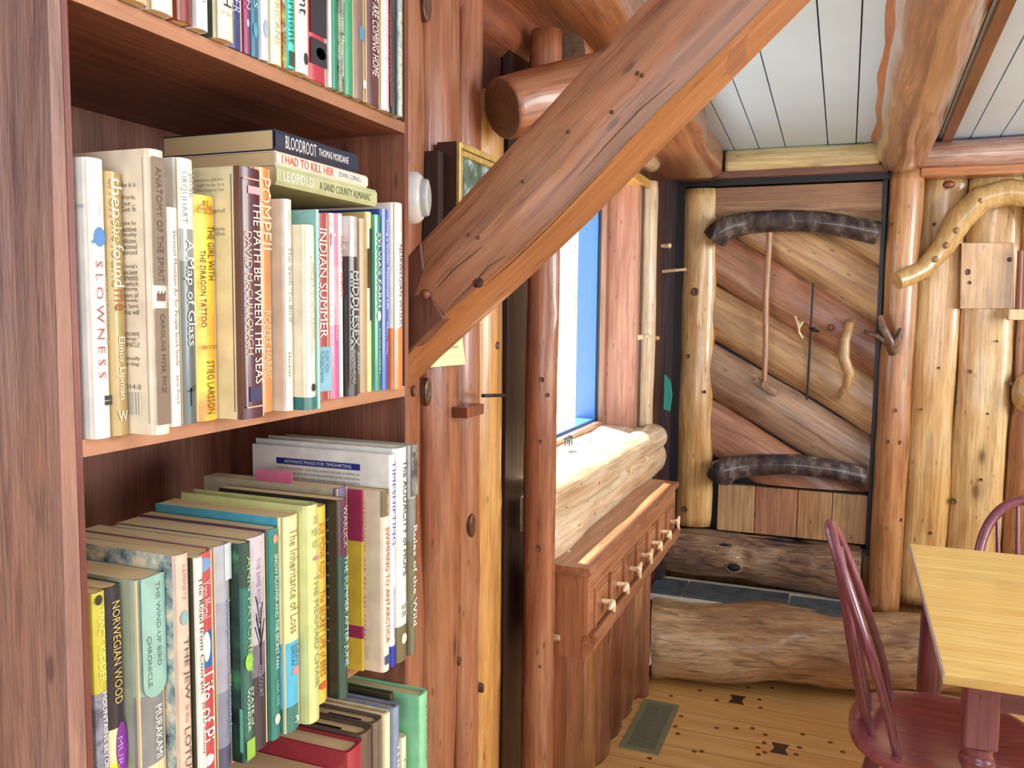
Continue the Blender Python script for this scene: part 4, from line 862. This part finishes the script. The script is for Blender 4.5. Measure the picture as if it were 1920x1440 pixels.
# ---- second shelf
g2='paperbacks standing on the upper full shelf'
spec=[
('white glossy book with widely spaced red capitals, first at the left on the upper shelf',176,211,296,dict(c='e6e2da')),
('narrow tan book between the white one and the tall cream one at the left',212,245,322,dict(x=-0.442,c='b39a62')),
('tall cream paperback with grey-brown spine panels and a printed back cover',291,322,280,dict(c='ecdcc4',depth=.15)),
('thin short white book with handwritten style spine lettering',322,343,389,dict(x=-.440,th=.011,c='f0ece2')),
('grey misty paperback with a white top and script title',343,375,296,dict(c='54605e',z=((.62,'8a9490'),(.74,'dcdcd4')))),
('bright orange and yellow flame-patterned paperback',375,413,365,dict(x=-0.442,c=speck('f4b03c','f8dc3c','f08c30',scale=22,name='flame_pattern'))),
('thick dark purple book with white capitals in a gold line frame',456,500,312,dict(c='4a1c30',z=((.09,'4a1c30'),),back='e8dcb4',depth=.15)),
('orange and grey spined paperback next to the thick purple book',500,516,316,dict(x=-0.436,th=0.02,c='e88848',z=((.45,'6c5048'),(.72,'e08c50'),(.0,'e88848')))),
('off-white paperback with pale grey lettering beneath the stacked books',538,554,373,dict(c='d8d4c4')),
('cream paperback with a teal band at its foot',577,596,421,dict(c='1f6c6c',z=((.07,'ece0c4'),))),
('thin pale teal book peeping above the cream one',597,600,393,dict(c='8cc4bc')),
('rose coloured book with white capitals and a light blue foot panel',598,621,399,dict(x=-0.445,th=0.024,c='a04850')),
('bright pink thin paperback',621,641,399,dict(x=-0.445,c='d85c8c',z=((.4,'e8a4b8'),(.72,'e488a8')))),
('very thin white book with red lettering right of the pink one',641,646,401,dict(x=-0.447,c='ece4e0')),
('black paperback with large pale capitals and a grey cloudy top',659,675,405,dict(c='24262a',z=((.78,'b4b4b0'),))),
('book with a brown wood-like spine right of the black one',676,690,409,dict(x=-0.45,th=0.014,c=speck('8c7458','b49c7c',scale=18,stretch=(1,1,.1)))),
('thin yellow book with black title strips',690,700,397,dict(x=-0.45,c='d8c478')),
('green book with white capitals near the right end of the upper shelf',700,717,401,dict(x=-0.447,c='1f8468')),
('blue paperback with small white lettering left of the last book',717,731,391,dict(x=-0.446,c='3454a8')),
('white and orange paperback at the right end of the upper shelf',742,758,379,dict(c='e87c3c',z=((.33,'ece8e4'),))),
]
B2=row(spec,S2,720,.4035,.8255,-.45,(-.462,-.402),g2)
b=B2
sp_text(b[0],'S L O W N E S S',.36,.78,.45,.38,'9c4a44'); sp_text(b[0],'IN PRAISE OF',.42,.66,.85,.16,'8a8478','subtitle_lettering'); sp_text(b[0],'HONORE',.10,.20,.6,.16,'c0b8a8','author_lettering')
sp_panel(b[0],.24,.31,.25,.85,'3c78b4','globe_emblem','oval','small blue globe emblem'); sp_panel(b[0],.285,.30,.15,.3,'3c78b4','globe_emblem','oval')
sp_panel(b[0],.845,.862,.55,.95,'1c1c20','publisher_mark'); sp_panel(b[0],.865,.88,.55,.95,'1c1c20','publisher_mark')
cv_text(b[0],'CURRENT EVENTS',.003,.17,.012,.0022,'7c98b0')
sp_text(b[1],'then',.02,.17,.5,.62,'f4ecd4'); sp_text(b[1],'she',.18,.26,.5,.5,'dcd0a8'); sp_text(b[1],'found',.27,.43,.5,.6,'f4ecd4'); sp_text(b[1],'me',.44,.52,.5,.45,'a05c38')
sp_text(b[1],'Elinor Lipman',.62,.86,.5,.42,'f4ecd4','author_lettering'); sp_cross(b[1],'W',.925,.5,.5,.007,'f4ecd4','publisher_mark')
sp_panel(b[2],.025,.47,.10,.90,'7c6a58'); sp_panel(b[2],.55,.965,.10,.90,'7c6a58'); sp_text(b[2],'ANATOMY OF THE SPIRIT',.06,.46,.5,.35,'574434'); sp_text(b[2],'CAROLINE MYSS, PH.D',.57,.85,.5,.28,'4c3c30','author_lettering')
sp_panel(b[2],.5,.525,.25,.75,'6c4438','crown_emblem'); 
for k in (.3,.5,.7): sp_panel(b[2],.485,.502,k-.06,k+.06,'6c4438','crown_emblem','tri')
for s_,f in (('she is a',.12),('Words,',.165),('For...',.185),('Get It',.205),('icine by',.255),('nsitive',.275),('irituality',.295),('edicine.',.315),('national',.335),('uenced',.355),("e body's",.405),('ancient',.425),('ements',.445),('s which',.465),('maturity,',.485),('wers of',.505),('growth.',.525),('w Spirit',.545),('that will',.565),('ancient',.64),('beings."',.66),('NNICLE',.68),('ritually',.73),('sy-diag-',.75),('014-0',.83)):
    cv_text(b[2],s_,.012,f,.013,.0032,'6c6050')
cv_panel(b[2],.012,.030,.85,.93,speck('1c1c1c','e8e0cc',scale=900,stretch=(1,1,0.001),name='barcode_bars'),'barcode'); cv_panel(b[2],.0055,.006,.03,.96,'a89880','printed_rule')
sp_text(b[3],'Vermont Mountain Air for People Stuck Inside',.10,.72,.5,.4,'484848'); sp_text(b[3],'Jane Pinck',.76,.90,.5,.34,'585858','author_lettering')
sp_text(b[4],'JANE',.05,.14,.72,.3,'8a948c','author_lettering'); sp_text(b[4],'URQUHART',.05,.24,.3,.32,'8a948c','author_lettering'); sp_text(b[4],'A Map of Glass',.30,.70,.5,.55,'dce0d8')
sp_panel(b[4],.86,.93,.42,.5,'1c2424','tree_emblem'); sp_panel(b[4],.85,.875,.25,.7,'2c3838','tree_emblem','tri')
sp_cross(b[5],'#1',.03,.45,.25,.004,'7c3018','small_lettering'); sp_cross(b[5],'NATIONAL',.05,.45,.7,.0035,'7c3018','small_lettering'); sp_cross(b[5],'BESTSELLER',.07,.45,.8,.0035,'7c3018','small_lettering')
sp_text(b[5],'THE GIRL WITH',.13,.37,.68,.28,'4c2c10'); sp_text(b[5],'THE DRAGON TATTOO',.24,.58,.30,.26,'4c2c10'); sp_text(b[5],'STIEG LARSSON',.73,.97,.55,.3,'4c2c10','author_lettering'); sp_cross(b[5],'CRIME FICTION',.67,.5,.7,.003,'7c3018','small_lettering')
sp_panel(b[6],.04,.045,.15,.85,'d8b48c','frame_line'); sp_panel(b[6],.95,.955,.15,.85,'d8b48c','frame_line'); sp_panel(b[6],.04,.955,.12,.15,'d8b48c','frame_line'); sp_panel(b[6],.04,.955,.87,.9,'d8b48c','frame_line')
sp_panel(b[6],.07,.10,.3,.8,'c8a0a8','flag_emblem'); sp_text(b[6],'THE PATH BETWEEN THE SEAS',.13,.86,.66,.34,'f0dcd0'); sp_text(b[6],'DAVID McCULLOUGH',.25,.74,.3,.24,'e0b8a0','author_lettering'); sp_panel(b[6],.87,.93,.25,.75,'2c2c5c','publisher_mark')
for i,s_ in enumerate(('transaction, job bro-','ought to be. In is','Washington Star','and','have','the')): cv_text(b[6],s_,.014,.05+.02*i+(.06 if i>2 else 0)+(.05 if i>3 else 0),(.030,.026,.026,.010,.012,.009)[i],.0032,'8c8468')
cv_panel(b[6],.0075,.0082,.03,.97,'6c4030','printed_rule'); cv_panel(b[6],.0,.0045,.0,1,'6c4838','cover_margin')
sp_text(b[7],'POMPEII',.04,.33,.5,.72,'f0c8a8'); sp_text(b[7],'ROBERT HARRIS',.58,.86,.5,.42,'f8c49c','author_lettering')
sp_text(b[8],'CARDWELL',.05,.15,.5,.3,'a8a498','author_lettering'); sp_text(b[8],"The Verb 'To Bird'",.22,.58,.5,.42,'8c887c'); sp_text(b[8],'Heckler',.72,.84,.3,.34,'4c4840','small_lettering')
sp_text(b[9],'GIFTS of the WILD',.20,.62,.72,.28,'9c9078'); sp_text(b[9],"A WOMAN'S BOOK OF ADVENTURE",.16,.70,.4,.2,'a89c84','subtitle_lettering'); sp_panel(b[9],.855,.90,.35,.75,'1c2024','publisher_mark','oval')
sp_text(b[11],'INDIAN SUMMER',.08,.66,.48,.5,'f0e0d8'); sp_panel(b[11],.71,.95,.0,1,'7cb4c8'); sp_text(b[11],'ALEX VON',.73,.85,.7,.24,'3c6c84','author_lettering'); sp_text(b[11],'TUNZELMANN',.73,.90,.35,.24,'3c6c84','author_lettering')
sp_cross(b[12],'r',.14,.3,.3,.012,'f4e4e8'); sp_text(b[12],'Grayson',.50,.68,.5,.35,'f0b8cc','author_lettering')
sp_text(b[13],'MARCH SERIES',.12,.45,.5,.5,'c45058')
sp_text(b[14],'MIDDLESEX',.30,.72,.5,.72,'b8bcc0'); sp_text(b[14],'JEFFREY',.75,.88,.75,.28,'a8acb0','author_lettering'); sp_text(b[14],'EUGENIDES',.74,.93,.3,.28,'a8acb0','author_lettering'); cv_text(b[14],'R',.004,.17,.004,.006,'f0f0f0'); cv_panel(b[14],0,.012,.0,.14,'d8d8d4')
sp_panel(b[16],.09,.60,.40,.75,'2c2c24','title_strip'); sp_panel(b[16],.20,.42,.05,.35,'2c2c24','title_strip')
sp_text(b[17],"SYLVIA'S FARM",.10,.52,.52,.52,'e8e4cc'); sp_panel(b[17],.54,.60,.25,.8,'d8dcc8','round_emblem','oval'); sp_text(b[17],'SYLVIA JORRIN',.64,.90,.5,.34,'c0d4b8','author_lettering')
sp_text(b[18],'Living a Gentle, Passionate Life',.06,.55,.55,.42,'d8e0f0'); sp_text(b[18],'Robert J. Wicks',.62,.80,.5,.34,'b4c4e4','author_lettering')
sp_text(b[19],'NORWEGIAN WOOD',.22,.67,.55,.32,'4c4c50'); sp_text(b[19],'MURAKAMI',.08,.15,.55,.16,'a8a8ac','author_lettering'); sp_text(b[19],'Norwegian',.68,.72,.2,.1,'e87c3c','small_lettering')
# ---- horizontal pile on top of the second-shelf books
def flat_book(label,pts,xf,z0,z1,depth,col,texts,grp='books lying flat on top of the row'):
    """lying flat: spine to +x; pts = y range"""
    y0,y1=pts; t=thing('book',label,'book',(xf-depth/2,(y0+y1)/2,z0),grp); th=z1-z0; bt=.0008
    m_=MB(); base=plain(col,.4,.3)
    prof=[(xf-depth,z0),(xf-.002,z0),(xf,z0+th*.2),(xf,z1-th*.2),(xf-.002,z1),(xf-depth,z1),(xf-depth,z1-bt),(xf-.003,z1-bt),(xf-.003,z0+bt),(xf-depth,z0+bt)]
    m_.prism([(x,y0,z) for x,z in prof],(0,y1-y0,0)); obj('cover',m_,base,t,loc=t.location)
    m_=MB(); m_.box((xf-depth+.001,y0+.0005,z0+bt+.0002),(xf-.0035,y1-.0005,z1-bt-.0002)); obj('page_block',m_,pages(),t,loc=t.location)
    for (s_,f0_,f1_,cz,hf,c_) in texts:
        lettering(s_,(xf+.0002,y0+(y1-y0)*(f0_+f1_)/2,z0+th*cz),(0,1,0),(0,0,1),(y1-y0)*(f1_-f0_),th*hf,plain(c_,.5),t,'spine_lettering',.0)
    return t
zt=max(GEO[q.name][2]+GEO[q.name][5] for q in B2[8:19])+.0008
def fb(px0,px1,xf): return (PX(px0,350,xf).y,PX(px1,385,xf).y)
hz=PX(513,375,-.448).z; hz=max(zt,S2+.155)
flat_book('pale olive book at the bottom of the flat pile, with large cream lettering',fb(519,707,-.447),-.447,zt,zt+.0165,.12,'b4b88c',[('LEOPOLD',.05,.32,.5,.5,'f0eedc'),('A SAND COUNTY ALMANAC',.38,.92,.45,.42,'5c6444')])
flat_book('white paperback with red lettering in the middle of the flat pile',fb(519,690,-.449),-.449,zt+.017,zt+.0285,.12,'e8dcc8',[('I HAD TO KILL HER',.05,.58,.5,.6,'c8382c'),('EDWIN CORNELL',.64,.92,.5,.4,'6078a0')])
flat_book('dark navy paperback with big silver capitals on top of the flat pile',fb(518,672,-.450),-.450,zt+.029,zt+.0465,.12,'1c2840',[('BLOODROOT',.10,.45,.5,.62,'dcdcd8'),('THOMAS MORDANE',.48,.86,.5,.36,'e4e4e0')])
# ---- top shelf
g1='books standing on the top shelf'
spec=[
('red curved-spine book at the left end of the top shelf',165,226,0,dict(c='d8705c',z=((.04,'e49c84'),),h=.19)),
('tan book with small lettering near the left of the top shelf',246,286,0,dict(c='d0b48c',h=.19)),
('white book with a small blue picture at its foot on the top shelf',290,333,0,dict(c='e4e2e0',h=.20)),
('red paperback with a small round orange seal',338,366,0,dict(c='7c2c28',h=.19,back='a03c34')),
('white paperback with faint lettering right of the red one, top shelf',372,397,0,dict(c='dcdce0',h=.19)),
('cream spined book with dark olive cover and a thin tower emblem',412,444,0,dict(c='e4e2cc',back='4c5840',h=.19)),
('navy book with white capitals on the top shelf',446,460,0,dict(c='34407c',h=.19,x=-.448)),
('magenta purple book with white capitals on the top shelf',460,473,0,dict(c='8c3460',h=.19,x=-.448)),
('teal blue book right of the magenta one',473,488,0,dict(c='1f6880',h=.19,x=-.448)),
('pale grey book with black upper part and a round seal',492,508,0,dict(c='c4ccd4',z=((.30,'141c28'),),h=.2)),
('cream spined book with faint gold lettering on the top shelf',510,533,0,dict(c='e4dcc0',h=.2)),
('turquoise spined guidebook with a floral cover',542,555,0,dict(c='3cc4b8',back=speck('d8c870','a8543c','e8e0c0',scale=70,name='floral_print'),h=.2)),
('white paperback with bold black lettering at mid top shelf',556,583,0,dict(c='dce0dc',h=.2)),
('red paperback with black panel and white seal',592,616,0,dict(c='b02c40',back='1c1820',h=.2,x=-.444)),
('thin white book right of the red and black one',618,624,0,dict(c='d8e0e0',h=.2)),
('narrow green book left of the black and white lettered spine',624,636,0,dict(c='0f7c58',h=.2)),
('black and white mottled book with italic white lettering',636,648,0,dict(c=speck('1c201c','8c9484',scale=60),h=.2)),
('glossy emerald green book on the top shelf',648,664,0,dict(c='1f9468',h=.2)),
('glossy brown book with a blue mark, top shelf',664,687,0,dict(c='7c6458',h=.2)),
('dark maroon book with white capitals, top shelf',690,716,0,dict(c='5c3038',h=.2,x=-.442)),
('white and pink spined book right of the maroon one',716,734,0,dict(c='e0d4d4',h=.2)),
('black-green book near the right end of the top shelf',737,748,0,dict(c='0c2420',h=.2)),
('silvery green shiny book at the right end of the top shelf',749,757,0,dict(c=speck('8ca49c','d0dcd4','5c746c',scale=60),h=.2)),
]
b=row(spec,S1+.0004,150,.4035,.8255,-.45,(-.458,-.440),g1)
def st(i,s_,f0_,f1_,hf,c_,cy=.5,nm='title_lettering'): return sp_text(b[i],s_,f0_,f1_,cy,hf,c_,nm)
sp_panel(b[1],.84,.86,.2,.8,'a88c64','small_lettering_block'); sp_panel(b[2],.80,.88,.3,.75,'7c94b8','picture'); sp_panel(b[3],.80,.90,.3,.8,'d87c4c','round_seal','oval')
st(4,'NEW ENGLAND',.6,.9,.3,'a0a0b0'); sp_panel(b[5],.72,.87,.47,.53,'3c3c38','tower_emblem'); sp_panel(b[5],.865,.872,.3,.75,'3c3c38','tower_emblem'); sp_cross(b[5],'BEACON HILL',.90,.5,.8,.003,'9c9884','small_lettering')
st(6,'WHITTINGER',.55,.86,.5,'a8b0d0'); st(7,'WOMEN',.60,.82,.6,'e4a8c4'); sp_panel(b[7],.86,.89,.3,.7,'e0b8cc','seal','oval'); st(8,'RESSELS',.60,.80,.5,'a8d4dc'); sp_panel(b[8],.86,.92,.2,.8,'4c94ac','seal','oval')
sp_panel(b[9],.84,.91,.25,.8,'9cacbc','round_seal','oval'); st(10,'THE AMERICANS',.55,.92,.4,'c0b48c'); st(11,'Vermont',.66,.90,.75,'14504c'); sp_panel(b[11],.93,.99,.1,.9,'3c4438','foot_mark'); st(12,'Vermont',.45,.76,.55,'24282c'); sp_panel(b[12],.91,.96,.5,.8,'24282c','publisher_mark','oval')
sp_panel(b[13],.4,.80,.15,.9,'24202c','black_panel'); sp_panel(b[13],.82,.93,.15,.9,'24202c','black_panel'); sp_panel(b[13],.85,.90,.4,.85,'d8ccc8','round_seal','oval')
st(16,'FOREST Ecosystem Management',.45,.93,.55,'e0e4dc'); st(19,'WE ARE COMING HOME',.45,.86,.42,'e8dcdc'); st(20,'GREEN MOUNTAIN',.5,.85,.25,'a84c5c',.8); sp_panel(b[20],.3,.97,.85,1.0,'a04058','pink_stripe'); sp_panel(b[18],.66,.72,.4,.8,'4c8cb0','blue_mark')
sp_panel(b[18],.9,.94,.7,.95,'f0f0ec','round_seal','oval')
# ---- third shelf
g3='books standing on the middle shelf'
spec=[
('lime topped book with mottled grey lower spine, first at the left on the middle shelf',170,203,1116,dict(x=-0.45,c=speck('5c5c68','8c8c98','484854',scale=80),z=((.60,'c0b444'),),depth=.13)),
('dark spined book with a yellow and purple foot, second on the middle shelf',207,234,1102,dict(x=-0.452,c='e8dc38',z=((.28,'e8d4a8'),(.42,'2c2830')),depth=.13,back='4c3c5c')),
('thick grey-green paperback with a rounded aqua title panel',259,312,1089,dict(c='e0cc9c',z=((.22,'7c7c7c'),(.52,'8ca49c')),back='9ca48c',depth=.135)),
('pale pink spined book with a patterned blue and cream cover',334,361,1042,dict(c='d8b8a4',back=PAINT,depth=.13)),
('narrow white book with dark green cover and handwritten lettering',370,386,1046,dict(c='dcd8cc',back='34402c')),
('red spined book with a blue band in its middle',386,406,1035,dict(x=-0.436,c='c04850',z=((.5,'2864a4'),(.66,'c04c54')))),
('misty grey-blue spined book on the middle shelf',406,437,1026,dict(x=-0.436,c='4c4c68',z=((.1,'7c8094'),(.35,'9c9cac'),(.75,'a8acb4')))),
('dark green book with ferns and a green flower at its foot',457,476,1020,dict(c='2c5c54',z=((.12,'2f6458'),(.55,'2c6c64'),(.8,'28463c')),back=speck('14241c','24443a','3c7c54',scale=40,name='fern_print'))),
('book with black and white bare tree spine',478,504,1007,dict(x=-0.43,c='342e3c',z=((.35,'6c6478'),(.5,'b4acb8'),(.8,'c4b8c4')))),
('teal green spined book with small white capitals',508,527,993,dict(c='2c786c',back='6c3c50')),
('light blue book with a pale yellow title panel',535,565,971,dict(c='2c746c',z=((.12,'48a8c8'),(.42,'ece09c')),back='4ca8c4')),
('tall pale lime green hardcover on the middle shelf',580,603,949,dict(c='c4cc8c',back='c8cc90',hard=True)),
('narrow yellow book right of the lime green hardcover',603,617,949,dict(x=-.43,th=.02,c='e8c050')),
('dark green book with plum top and white capitals',640,656,938,dict(c='1c4a44',z=((.72,'4c2438'),),back='1c2428')),
('tall cream book with a violet spine and a pink marker in it',648,657,912,dict(x=-0.446,th=0.02,c='6c5c84',back='dcd4b4',depth=.16)),
('yellow and magenta banded book',667,675,924,dict(x=-.432,th=.014,c='e0c038',z=((.18,'a42c54'),(.25,'e0c038'),(.72,'a42c54')))),
('cream paperback with red capitals and a barcode on its back',720,733,922,dict(c='e4d4c0',back='e0ccb0',z=((.86,'6c5c3c'),))),
('white hardcover with blue lettering and a printed back cover',734,743,853,dict(c='1c2cb0',z=((.10,'e8e8ec'),),back='e8e2dc',hard=True,depth=.165)),
('grey-white hardcover with dark lettering and an olive foot',746,767,842,dict(c='6c6448',z=((.17,'dcdcd4'),),back='dcdcd4',hard=True,depth=.17)),
('olive and grey hardcover with white lettering at the right end of the middle shelf',771,783,836,dict(c='6c6a50',z=((.55,'7c7c74'),(.75,'a8a8a4')),hard=True,depth=.16)),
]
b=row(spec,S3,1200,.4035,.8255,-.45,(-.462,-.388),g3)
sp_text(b[0],'TRACY KIDDER',.06,.36,.55,.45,'e8e480','author_lettering'); sp_text(b[0],'MOUNTAINS BEYOND MOUNTAINS',.40,.96,.6,.3,'e4e4e8'); sp_panel(b[0],.01,.05,.2,.7,'24241c','round_seal','oval')
sp_text(b[1],'NORWEGIAN WOOD',.06,.48,.55,.42,'c8b060'); sp_panel(b[1],.56,.78,.35,1.0,'7c2c94','purple_disc','oval','purple disc'); sp_text(b[1],'MURAKAMI',.62,.92,.55,.3,'b08cc0','author_lettering')
sp_panel(b[2],.0,.50,.12,.98,'8cb4a8','title_panel','tongue','rounded aqua title panel'); sp_text(b[2],'THE WIND-UP BIRD',.03,.38,.72,.15,'4c6460'); sp_text(b[2],'CHRONICLE',.24,.45,.36,.15,'4c6460'); sp_text(b[2],'MURAKAMI',.54,.76,.62,.24,'e4e0d8','author_lettering')
sp_text(b[3],'KAMENETZ',.04,.18,.5,.26,'a08c80','author_lettering'); sp_text(b[3],'THE JEW',.33,.58,.5,.42,'5c5048'); sp_text(b[3],'in the',.60,.67,.5,.25,'8c7c70'); sp_text(b[3],'LOTUS',.69,.88,.5,.42,'5c5048'); sp_panel(b[3],.22,.28,.2,.75,'7ca4a8','star_emblem','oval')
sp_text(b[4],'The Road from Coorain',.08,.56,.5,.5,'3c3430'); sp_text(b[4],'Jill Ker Conway',.60,.82,.5,.38,'4c4440','author_lettering')
sp_text(b[5],'Yann Martel',.12,.28,.5,.45,'f0c0c0','author_lettering'); sp_text(b[5],'Life of Pi',.52,.82,.5,.62,'f0e8e4'); sp_panel(b[5],.34,.47,.35,.7,'ece4e0','boat_emblem','oval'); sp_panel(b[5],.02,.08,.15,.8,'6c94c0','round_seal','oval'); sp_panel(b[5],.88,.93,.3,.75,'ece4e0','round_seal','oval')
sp_text(b[6],'Interpreter Chronicle',.25,.85,.72,.22,'8c94b4'); sp_panel(b[6],.0,.16,.55,.98,'c8d0d4','pale_top_panel')
sp_text(b[7],'ANN PATCHETT',.06,.60,.6,.45,'8cb87c','author_lettering'); sp_text(b[7],'STATE of',.66,.84,.72,.28,'c8dcc4'); sp_text(b[7],'WONDER',.66,.86,.35,.3,'c8dcc4'); sp_panel(b[7],.50,.58,.1,.9,'8cc444','leaf_emblem','oval'); sp_panel(b[7],.90,.99,.1,.95,'8cb444','foot_patch')
cv_panel(b[7],.002,.005,.75,.95,'5cb494','vine_emblem')
m_=MB(); y0,th,h,dp,xf,z0=GEO[b[8].name]
for k in range(9): 
    rr=random.Random(k); z=z0+h*(.50+.02*k); m_.tube([(xf+.0006,y0+th*.55,z0+h*.46+k*.003),(xf+.0006,y0+th*(.2+.6*rr.random()),z+.012)],.0004,4)
m_.tube([(xf+.0006,y0+th*.55,z0+h*.36),(xf+.0006,y0+th*.55,z0+h*.6)],.0007,5); obj('bare_tree_emblem',m_,M_BLACK,b[8],loc=(xf,y0+th/2,z0+h*.4))
sp_text(b[8],'THE SAME RIVER TWICE',.1,.42,.5,.2,'8c8498'); sp_text(b[8],'HARCOURT',.6,.75,.5,.22,'8c8498','author_lettering')
sp_text(b[9],'SNOW FLOWER AND THE SECRET FAN',.12,.66,.55,.34,'c8dcd0'); sp_text(b[9],'LISA SEE',.72,.84,.55,.3,'7cb4a4','author_lettering'); sp_panel(b[9],.03,.07,.3,.8,'c88878','round_seal','oval'); sp_panel(b[9],.88,.93,.25,.8,'d8c4b8','round_seal','oval')
sp_text(b[10],'The Inheritance of Loss',.06,.54,.55,.5,'7c7454'); sp_text(b[10],'KIRAN',.60,.70,.75,.22,'1c6c8c','author_lettering'); sp_text(b[10],'DESAI',.60,.69,.45,.22,'1c6c8c','author_lettering'); sp_panel(b[10],.70,.74,.4,.75,'d87c94','flower_emblem','oval'); sp_cross(b[10],'3',.95,.6,.2,.006,'f0ece4','small_lettering')
for i,(s_,w__) in enumerate((('SUE',.35),('MONK',.6),('KIDD',.55))): sp_cross(b[11],s_,.07+.055*i,.6,w__,.0065,'8c9464','author_lettering')
sp_text(b[11],'THE MERMAID CHAIR',.32,.84,.6,.38,'8c9460'); sp_panel(b[11],.235,.255,.35,.85,'a87484','mermaid_emblem','oval')
sp_text(b[12],'SUE MONK KIDD',.08,.36,.5,.4,'b47c1c','author_lettering'); sp_text(b[12],'The SECRET LIFE of BEES',.42,.86,.5,.42,'9c6414'); sp_panel(b[12],.89,.93,.2,.8,'c05c30','round_seal','oval')
sp_text(b[13],'WARLICK',.03,.24,.5,.5,'b49ca8','author_lettering'); sp_text(b[13],'THE SUMMER AFTER JUNE',.28,.84,.5,.55,'a8d4d4')
for k in range(12): cv_text(b[13],('one of','years ago','nearly','ranks','again with','the time','old world','the love','summer','the day','she','in the')[k],.012,.1+.055*k,.012,.003,'9c8c98')
sp_text(b[15],'WINTERTON',.05,.34,.5,.5,'f0d868')
sp_text(b[16],'SWIMMING TO ANTARCTICA',.20,.84,.5,.5,'a8342c'); sp_text(b[16],'LYNNE COX',.02,.12,.5,.4,'c8b894','author_lettering'); sp_panel(b[16],.91,.96,.15,.85,'2c4c7c','publisher_mark')
for k,s_ in enumerate(('terms goal of','ten full. He','first or the','waves of Tim','bit nearly in the','body kills, and','lonely, cannot','extra the best','will do, so let','as well or not','death, lost','','within a','Timeless river','surging','','use','future','is in','','in','in love','in','','UK Tie open','Giant Woman','telling has in','nonsense of','be the most','Sea Burns in')):
    if s_: cv_text(b[16],s_,.020,.07+.026*k,.0035*len(s_)*.55,.003,'7c7468')
cv_panel(b[16],.018,.034,.86,.94,speck('1c1c1c','e8e0cc',scale=900,stretch=(1,1,.001),name='barcode_bars'),'barcode')
sp_text(b[17],'TIMESHIFTING',.03,.42,.5,.6,'3444a8'); sp_text(b[17],'STEPHAN RECHTSCHAFFEN',.62,.86,.5,.3,'5c5c84','author_lettering')
cv_panel(b[17],.035,.135,.055,.085,'1c2c7c','title_banner'); cv_text(b[17],'ADVANCE PRAISE FOR TIMESHIFTING',.045,.07,.08,.0034,'dcdce8')
for k,s_ in enumerate(('"Stephan Rechtschaffen\'s work clearly outlines that how to redefine our','environment placed in the mind and metabolism in the body and the','world. He elegantly demonstrates that by learning to make ourselves')): cv_text(b[17],s_,.035,.105+.022*k,.1,.0034,'5c5c64')
sp_text(b[18],'The AUDACITY of HOPE',.06,.60,.62,.36,'3c4044'); sp_cross(b[18],'BARACK',.74,.55,.6,.006,'7c7c78','author_lettering'); sp_cross(b[18],'OBAMA',.775,.55,.55,.006,'7c7c78','author_lettering'); sp_panel(b[18],.87,.92,.3,.75,'d8d4b8','round_seal','oval')
sp_text(b[19],'Rules of the Wild',.38,.86,.5,.6,'e4e4dc'); sp_panel(b[19],.0,.24,.0,1,speck('3c3c3c','8c8c88',scale=60),'photo_panel')
# pink marker
y0,th,h,dp,xf,z0=GEO[b[14].name]
a=PY(480,879,y0+.002); c_=PY(548,898,y0+.002)
m_=MB(); m_.box((a.x,y0+.002,z0+h-.01),(c_.x,y0+.0025,max(a.z,z0+h+.006))); one('sticky_marker',m_,plain('ec7c9c',.8,name='pink_paper'),'pink paper marker sticking out above the cream book','sticky note')
# ---- fourth shelf, only the tops in view
g4='books standing on the lower shelf'
Z4=S4+.0004
def b4(label,y0,y1,h,xf,c,**k): return book(label,y0,y1-y0-.0006,h,k.pop('depth',.15),xf,Z4,c,k.pop('z',()),g4,**k)
ys=[.4035,.45,.50,.545,.59,.636,.684]
for i in range(6):
    b4(('green-grey paperback at the far left of the lower shelf','brown paperback on the lower shelf hidden under the middle shelf, far left','grey paperback on the lower shelf below the middle shelf books','olive paperback on the lower shelf below the middle shelf books','tan paperback on the lower shelf below the middle shelf books','short cream-edged tan book beside the dark red hardcover at the bottom edge')[i],ys[i],ys[i+1],(.15,.16,.165,.168,.17,.178)[i],-.450,('94a08c','7c5844','8c8c84','8c8454','b49468','d8b888')[i],depth=.13)
m4=[]
m4.append(b4('thick dark red hardcover with faint pink lettering near the bottom edge',.6845,.7135,.198,-.436,'9c2c3c',hard=True,depth=.16,rnd_=.6))
m4.append(b4('thick dark brown book with tan page edges on the lower shelf',.714,.7365,.2015,-.438,'5c4c40',hard=True))
m4.append(b4('second brown book with a black ribbon tab, lower shelf',.737,.7575,.2025,-.438,'64544a',hard=True))
m4.append(b4('cream spined book on the lower shelf',.758,.7705,.2035,-.436,'e8d8b0',hard=True))
m4.append(b4('blue-grey spined hardcover with white lettering on the lower shelf',.771,.785,.205,-.433,'7c8ca8',hard=True))
m4.append(b4('small cream book between the blue-grey and the mint green ones',.7855,.7965,.165,-.431,'e4dcb8'))
m4.append(b4('olive book beside the mint green hardcover',.797,.8045,.206,-.452,'4c4630',hard=True))
m4.append(b4('mint green hardcover at the right end of the lower shelf',.805,.8255,.206,-.420,'84c89c',hard=True,rnd_=.5))
for q_,(u0_,u1_) in ((m4[1],(.03,.07)),(m4[2],(.02,.06)),(m4[3],(.015,.045))):
    y0,th,h,dp,xf,z0=GEO[q_.name]; m_=MB(); m_.box((xf-u1_,y0+.003,z0+h-.0028),(xf-u0_,y0+th*.45,z0+h-.0022)); obj('dark_flap',m_,M_BLACK,q_,loc=(xf-u1_,y0,z0+h-.003))
sp_text(m4[4],'THE SUMMER',.2,.7,.5,.4,'e4e8f0'); sp_text(m4[7],'RIVER',.08,.4,.75,.14,'5c9c78'); sp_text(m4[5],'Life',.15,.35,.5,.4,'a09878')
cv_text(m4[0],'Advance Praise for',.085,.12,.05,.004,'c8707c')
